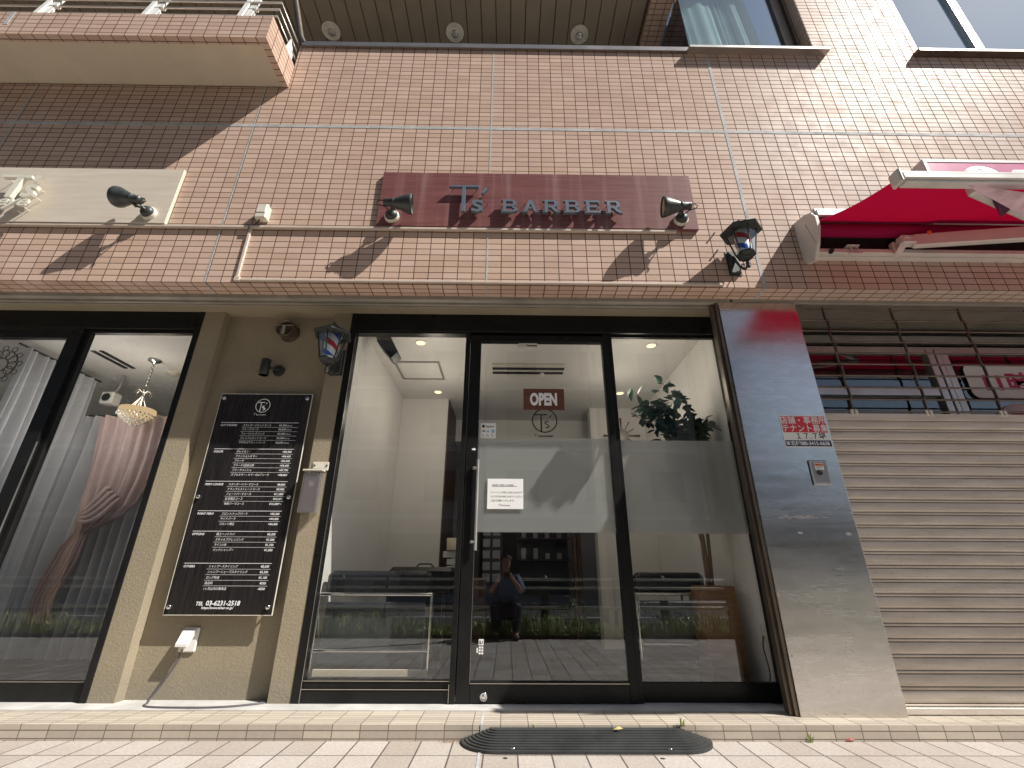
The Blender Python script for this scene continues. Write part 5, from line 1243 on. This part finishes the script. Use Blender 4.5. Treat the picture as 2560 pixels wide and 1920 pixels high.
for i in range(5200):
    x = rs.uniform(-9,10); y = rs.uniform(-4.3,-3.72); z = .0; a = rs.uniform(0,2*PI); h = rs.uniform(.10,.27)*(1+.3*math.sin(x*2.3)); l = rs.uniform(.04,.16); w = Vector((-math.sin(a),math.cos(a),0))*rs.uniform(.005,.010)
    p = Vector((x,y,z)); q = p+Vector((math.cos(a)*l*.4,math.sin(a)*l*.4,h)); t = p+Vector((math.cos(a)*l*1.5,math.sin(a)*l*1.5,h*rs.uniform(.5,.95)))
    m.add([p-w,p+w,q+w,q-w,t], [(0,1,2,3),(3,2,4)])
tag(m.build('border_grass', M['grass']), kind='stuff', label='clumps of long green border grass in the planting strip', cat='grass')
for k in range(5):
    x0_ = (-5.3,-1.9,1.3,2.9,5.5)[k]; s_ = empty('shrub', (x0_,-4.35,0)); tag(s_, 'low leafy shrub in the planting strip, '+('far left','left','middle','right','far right')[k]+' one', 'shrub', 'shrubs in the planting strip')
    m = MB()
    for i in range(260):
        p = Vector((x0_+rs.gauss(0,.22), -4.35+rs.gauss(0,.10), abs(rs.gauss(.28,.14)))); leaf(m, p, Vector((rs.gauss(0,1),rs.gauss(0,1),rs.gauss(.2,.6))), .05, .03, rs)
    m.build('foliage', M['leaf'] if k%2 else M['grass'], s_)
def opp(name, x0, x1, y0, y1, h, mat, label, fl=3.1, bays=None, seed=0):
    b = empty(name, ((x0+x1)/2,y0,0), label, 'building'); m = MB(); m.box((x0,y1,-.1),(x1,y0,h)); m.box((x0-.1,y1,h+.0),(x1+.1,y0+.1,h+.35)); m.build('wall', mat, b)
    rs = random.Random(seed); w = x1-x0; nb = max(2,int(w/2.8)); n_ = 0
    for f in range(1, int((h-1)/fl)):
        for k in range(nb):
            cx = x0+(k+.5)*w/nb; ww = (.5 if (k+seed)%3 == 0 else .85)*.9
            q = MB(); q.box((cx-ww,y0+.01,f*fl+.9),(cx+ww,y0+.05,f*fl+2.3)); q.box((cx-.03,y0+.051,f*fl+.9),(cx+.03,y0+.07,f*fl+2.3)); q.build('window', M['darkglass'], b); n_ += 1
    m = MB()
    for f in range(1, int((h-1)/fl)+1): m.box((x0,y0+.001,f*fl+.1),(x1,y0+.12,f*fl+.3))
    m.build('floor_band', M['balcw'], b)
    m = MB()
    for k in range(max(1,int(w/4.5))): 
        cx = x0+(k+.5)*w/max(1,int(w/4.5)); m.box((cx-1.7,y0+.01,.15),(cx+1.7,y0+.06,2.6))
    m.build('shop_window', M['darkglass'], b)
    return b
opp('opposite_building', -26, -12.2, -17, -27, 17, M['opp2'], 'grey apartment building across the street, far left one', seed=1)
bb = opp('opposite_building', -12, -1.0, -17, -27, 21, M['opp1'], 'tall beige apartment building across the street behind the camera', seed=0)
opp('opposite_building', -.8, 9.35, -17.0, -27, 16, M['opp1'], 'beige flat block across the street opposite the door', seed=2)
opp('opposite_building', 11.3, 22, -17, -27, 4.6, M['opp2'], 'low grey building across the street at the right', seed=1)
opp('opposite_building', 22.5, 40, -18, -30, 4.9, M['opp1'], 'pale low building across the street, far right one', seed=3)
opp('opposite_building', 9.8, 11.1, -17, -27, 15, M['opp1'], 'narrow pencil building across the street beside the beige flat block', seed=0)
SLT = empty('street_lamp', (1.9,-4.45,0), 'slim grey street pole beside the guard rail', 'street lamp')
m = MB(); m.tube([(1.9,-4.45,-.05),(1.9,-4.45,6.0)], [.06,.045], 12); m.build('pole', M['steel_grey'], SLT)
m = MB(); m.tube([(1.9,-4.45,5.9),(1.9,-5.6,6.2)], .03, 8); m.bbox((1.78,-6.1,6.15),(2.02,-5.4,6.27), .02); m.build('lamp_arm', M['steel_grey'], SLT)
# street tree
TR = empty('street_tree', (-7.5,-4.2,0), 'leafy street tree by the guard rail', 'tree')
m = MB(); m.tube([(-7.5,-4.2,-.05),(-7.45,-4.25,1.5),(-7.5,-4.2,3.2)], [.11,.09,.06], 10)
rs = random.Random(21); tips = []
for i in range(9):
    a = rs.uniform(0,2*PI); e = Vector((-7.5+math.cos(a)*rs.uniform(.5,1.3),-4.2+math.sin(a)*rs.uniform(.4,.9),rs.uniform(3.0,4.8))); m.tube([(-7.48,-4.22,rs.uniform(1.9,3.1)),e], [.04,.012], 6); tips.append(e)
m.build('trunk', M['bark'], TR); m = MB()
for e in tips:
    for i in range(150): leaf(m, e+Vector((rs.gauss(0,.28),rs.gauss(0,.25),rs.gauss(0,.25))), Vector((rs.gauss(0,1),rs.gauss(0,1),rs.gauss(0,.6))), .11, .07, rs)
m.build('crown', M['leaf'], TR)

# ================================================================== PHOTOGRAPHER (visible as a reflection)
def skin_mesh(name, nodes, edges, mat, parent, sub=2, root=0):
    me = bpy.data.meshes.new(name); me.from_pydata([n[0] for n in nodes], edges, [])
    o = bpy.data.objects.new(name, me); COL.objects.link(o)
    md = o.modifiers.new('s','SKIN'); md.use_smooth_shade = True
    sv = me.skin_vertices[0].data
    for i, n in enumerate(nodes):
        r = n[1]; sv[i].radius = (r,r) if not isinstance(r,tuple) else r
        sv[i].use_root = (i == root)
    ss = o.modifiers.new('u','SUBSURF'); ss.levels = sub; ss.render_levels = sub
    dg = bpy.context.evaluated_depsgraph_get(); m2 = bpy.data.meshes.new_from_object(o.evaluated_get(dg))
    for p in m2.polygons: p.use_smooth = True
    m2.materials.clear(); m2.materials.append(mat); bpy.data.objects.remove(o)
    o = bpy.data.objects.new(name, m2); COL.objects.link(o); o.parent = parent
    return o
PX, PY = .19, -3.62
PE = empty('person', (PX,PY,0), 'crouching person in denim shirt and dark jeans holding up a phone by the guard rail', 'person')
# local coordinates: +y towards the shop
nd = []; ed = []
def N(x,y,z,r,par=None):
    nd.append(((x,y,z),r)); i = len(nd)-1
    if par is not None: ed.append((par,i))
    return i
hip = N(0,-.22,.40,(.17,.12)); wa = N(0,-.16,.56,(.15,.10),hip); ch = N(0,-.08,.74,(.175,.115),wa); nk = N(0,-.04,.88,(.075,.07),ch); nk2 = N(0,-.02,.945,.052,nk)
hd0 = N(0,.0,1.0,(.06,.07),nk2); hd1 = N(0,.01,1.06,(.075,.09),hd0); hd2 = N(0,-.005,1.13,(.078,.092),hd1); hd3 = N(0,-.01,1.18,(.045,.055),hd2)
for s_ in (-1,1):
    shd = N(s_*.17,-.07,.84,.068,ch); el = N(s_*.24,.10,.66,.048,shd); wr = N(s_*.115,.27,.83,.029,el); pm = N(s_*.085,.295,.875,(.036,.018),wr)
    th = N(s_*.10,-.20,.38,.10,hip); kn = N(s_*.17,.14,.46,.068,th); an = N(s_*.15,.02,.10,.042,kn); ft = N(s_*.155,.06,.05,(.045,.035),an); to = N(s_*.17,.19,.035,(.045,.028),ft)
body = skin_mesh('body', nd, ed, M['skin'], PE)
# clothing: a slightly larger shell over the same pose
nd = []; ed = []
a0 = N(0,-.22,.44,(.175,.125)); a1 = N(0,-.16,.56,(.175,.125),a0); a2 = N(0,-.08,.74,(.195,.13),a1); a3 = N(0,-.045,.875,(.09,.08),a2)
for s_ in (-1,1): b = N(s_*.18,-.07,.845,.085,a2); c_ = N(s_*.245,.08,.68,.066,b); N(s_*.235,.115,.675,.060,c_)
skin_mesh('shirt', nd, ed, M['denim'], PE)
nd = []; ed = []
a0 = N(0,-.23,.38,(.185,.14))
for s_ in (-1,1): b = N(s_*.11,-.20,.38,.115,a0); c_ = N(s_*.175,.145,.465,.082,b); d_ = N(s_*.155,.04,.16,.058,c_); N(s_*.152,.03,.10,.055,d_)
skin_mesh('jeans', nd, ed, M['jeans'], PE)
m = MB(); import mathutils
for i in range(900):
    th_ = rs.uniform(0,2*PI); ph = rs.uniform(.15,1.0)*PI/2; d = Vector((math.cos(th_)*math.cos(ph)*.9, math.sin(th_)*math.cos(ph), math.sin(ph)))
    if d.y > .55 and d.z < .55: continue
    p = Vector((0,-.015,1.125))+Vector((d.x*.088,d.y*.103,d.z*.088)); t_ = d.cross(Vector((0,0,1))).normalized(); q = p+Vector((rs.gauss(0,.01),rs.gauss(0,.01),-.03))+d*.008
    m.add([p-t_*.008,p+t_*.008,q+t_*.005,q-t_*.005], [(0,1,2,3)])
m.lathe([(0,.094),(.04,.085),(.075,.05),(.088,0),(.080,-.03)], (0,-.025,1.125), (0,0,1), 18)
m.build('hair', M['hair'], PE, local=True)
for s_ in (-1,1):   # fingers curled round the phone
    for k in range(4):
        zz = .865+.016*k; nd = [((s_*.088,.30,zz),.0085),((s_*.078,.322,zz+.004),.008),((s_*.060,.334,zz+.006),.0075),((s_*.042,.334,zz+.006),.0065)]
        skin_mesh('finger', nd, [(0,1),(1,2),(2,3)], M['skin'], PE, 1)
    skin_mesh('thumb', [((s_*.085,.285,.85),.010),((s_*.07,.285,.835),.009),((s_*.052,.296,.838),.008)], [(0,1),(1,2)], M['skin'], PE, 1)
    m = MB(); m.bbox((s_*.155-.045,-.02,.0),(s_*.155+.05,.22,.07), .025); m.build('shoe', M['shoe'], PE, local=True)
    m = MB(); m.lathe([(0,-.006),(.010,0),(0,.006)], (s_*.032,.093,1.085), (0,1,0), 8); m.build('eye', M['ink'], PE, local=True)
m = MB(); m.prism([(-.012,.085,1.04),(.012,.085,1.04),(.0,.088,1.085)], (0,.022,0)); m.build('nose', M['skin'], PE, local=True)
m = MB(); m.bbox((-.022,.083,1.012),(.022,.092,1.02), .003); m.build('mouth', simple('lips', (.3,.12,.1), .6), PE, local=True)
m = MB(); m.bbox((.19-.078,-3.315,.86),(.19+.078,-3.306,.935), .004)
o = m.build('phone', M['blk']); tag(o, 'black phone held sideways in both hands by the crouching person', 'phone')

# ================================================================== LIGHT, SKY, CAMERA
L_ = Vector((-2.09,1,-2.6)).normalized()
sun = bpy.data.lights.new('sun','SUN'); sun.energy = 5.0; sun.angle = math.radians(.53); sun.color = (1,.955,.885)
so = bpy.data.objects.new('sun', sun); COL.objects.link(so); so.rotation_euler = L_.to_track_quat('-Z','Y').to_euler(); so.location = (10,-10,15)
w = bpy.data.worlds.new('World'); sc.world = w; w.use_nodes = True; nt_ = w.node_tree; bg = nt_.nodes['Background']
sky = nt_.nodes.new('ShaderNodeTexSky'); sky.sky_type = 'NISHITA'; sky.sun_disc = False
sky.sun_elevation = math.asin(-L_.z); sky.sun_rotation = math.atan2(2.09,-1); sky.air_density = 1.0; sky.dust_density = 1.2; sky.ozone_density = 1
nt_.links.new(sky.outputs[0], bg.inputs[0]); bg.inputs[1].default_value = .058
cam = bpy.data.cameras.new('camera'); co = bpy.data.objects.new('camera', cam); COL.objects.link(co)
cam.sensor_width = 36; cam.sensor_fit = 'HORIZONTAL'; cam.lens = 36*F0/2560; cam.clip_start = .02; cam.clip_end = 300
co.matrix_world = Matrix.Translation(CAM) @ Matrix((CR, CU, -CF)).transposed().to_4x4()
sc.camera = co
sc.view_settings.view_transform = 'Standard'; sc.view_settings.look = 'None'; sc.view_settings.exposure = 0.52; sc.view_settings.gamma = 1
sc.cycles.max_bounces = 12; sc.cycles.transparent_max_bounces = 24; sc.cycles.glossy_bounces = 5; sc.cycles.diffuse_bounces = 4; sc.cycles.use_denoising = True
sc.cycles.sample_clamp_indirect = 6
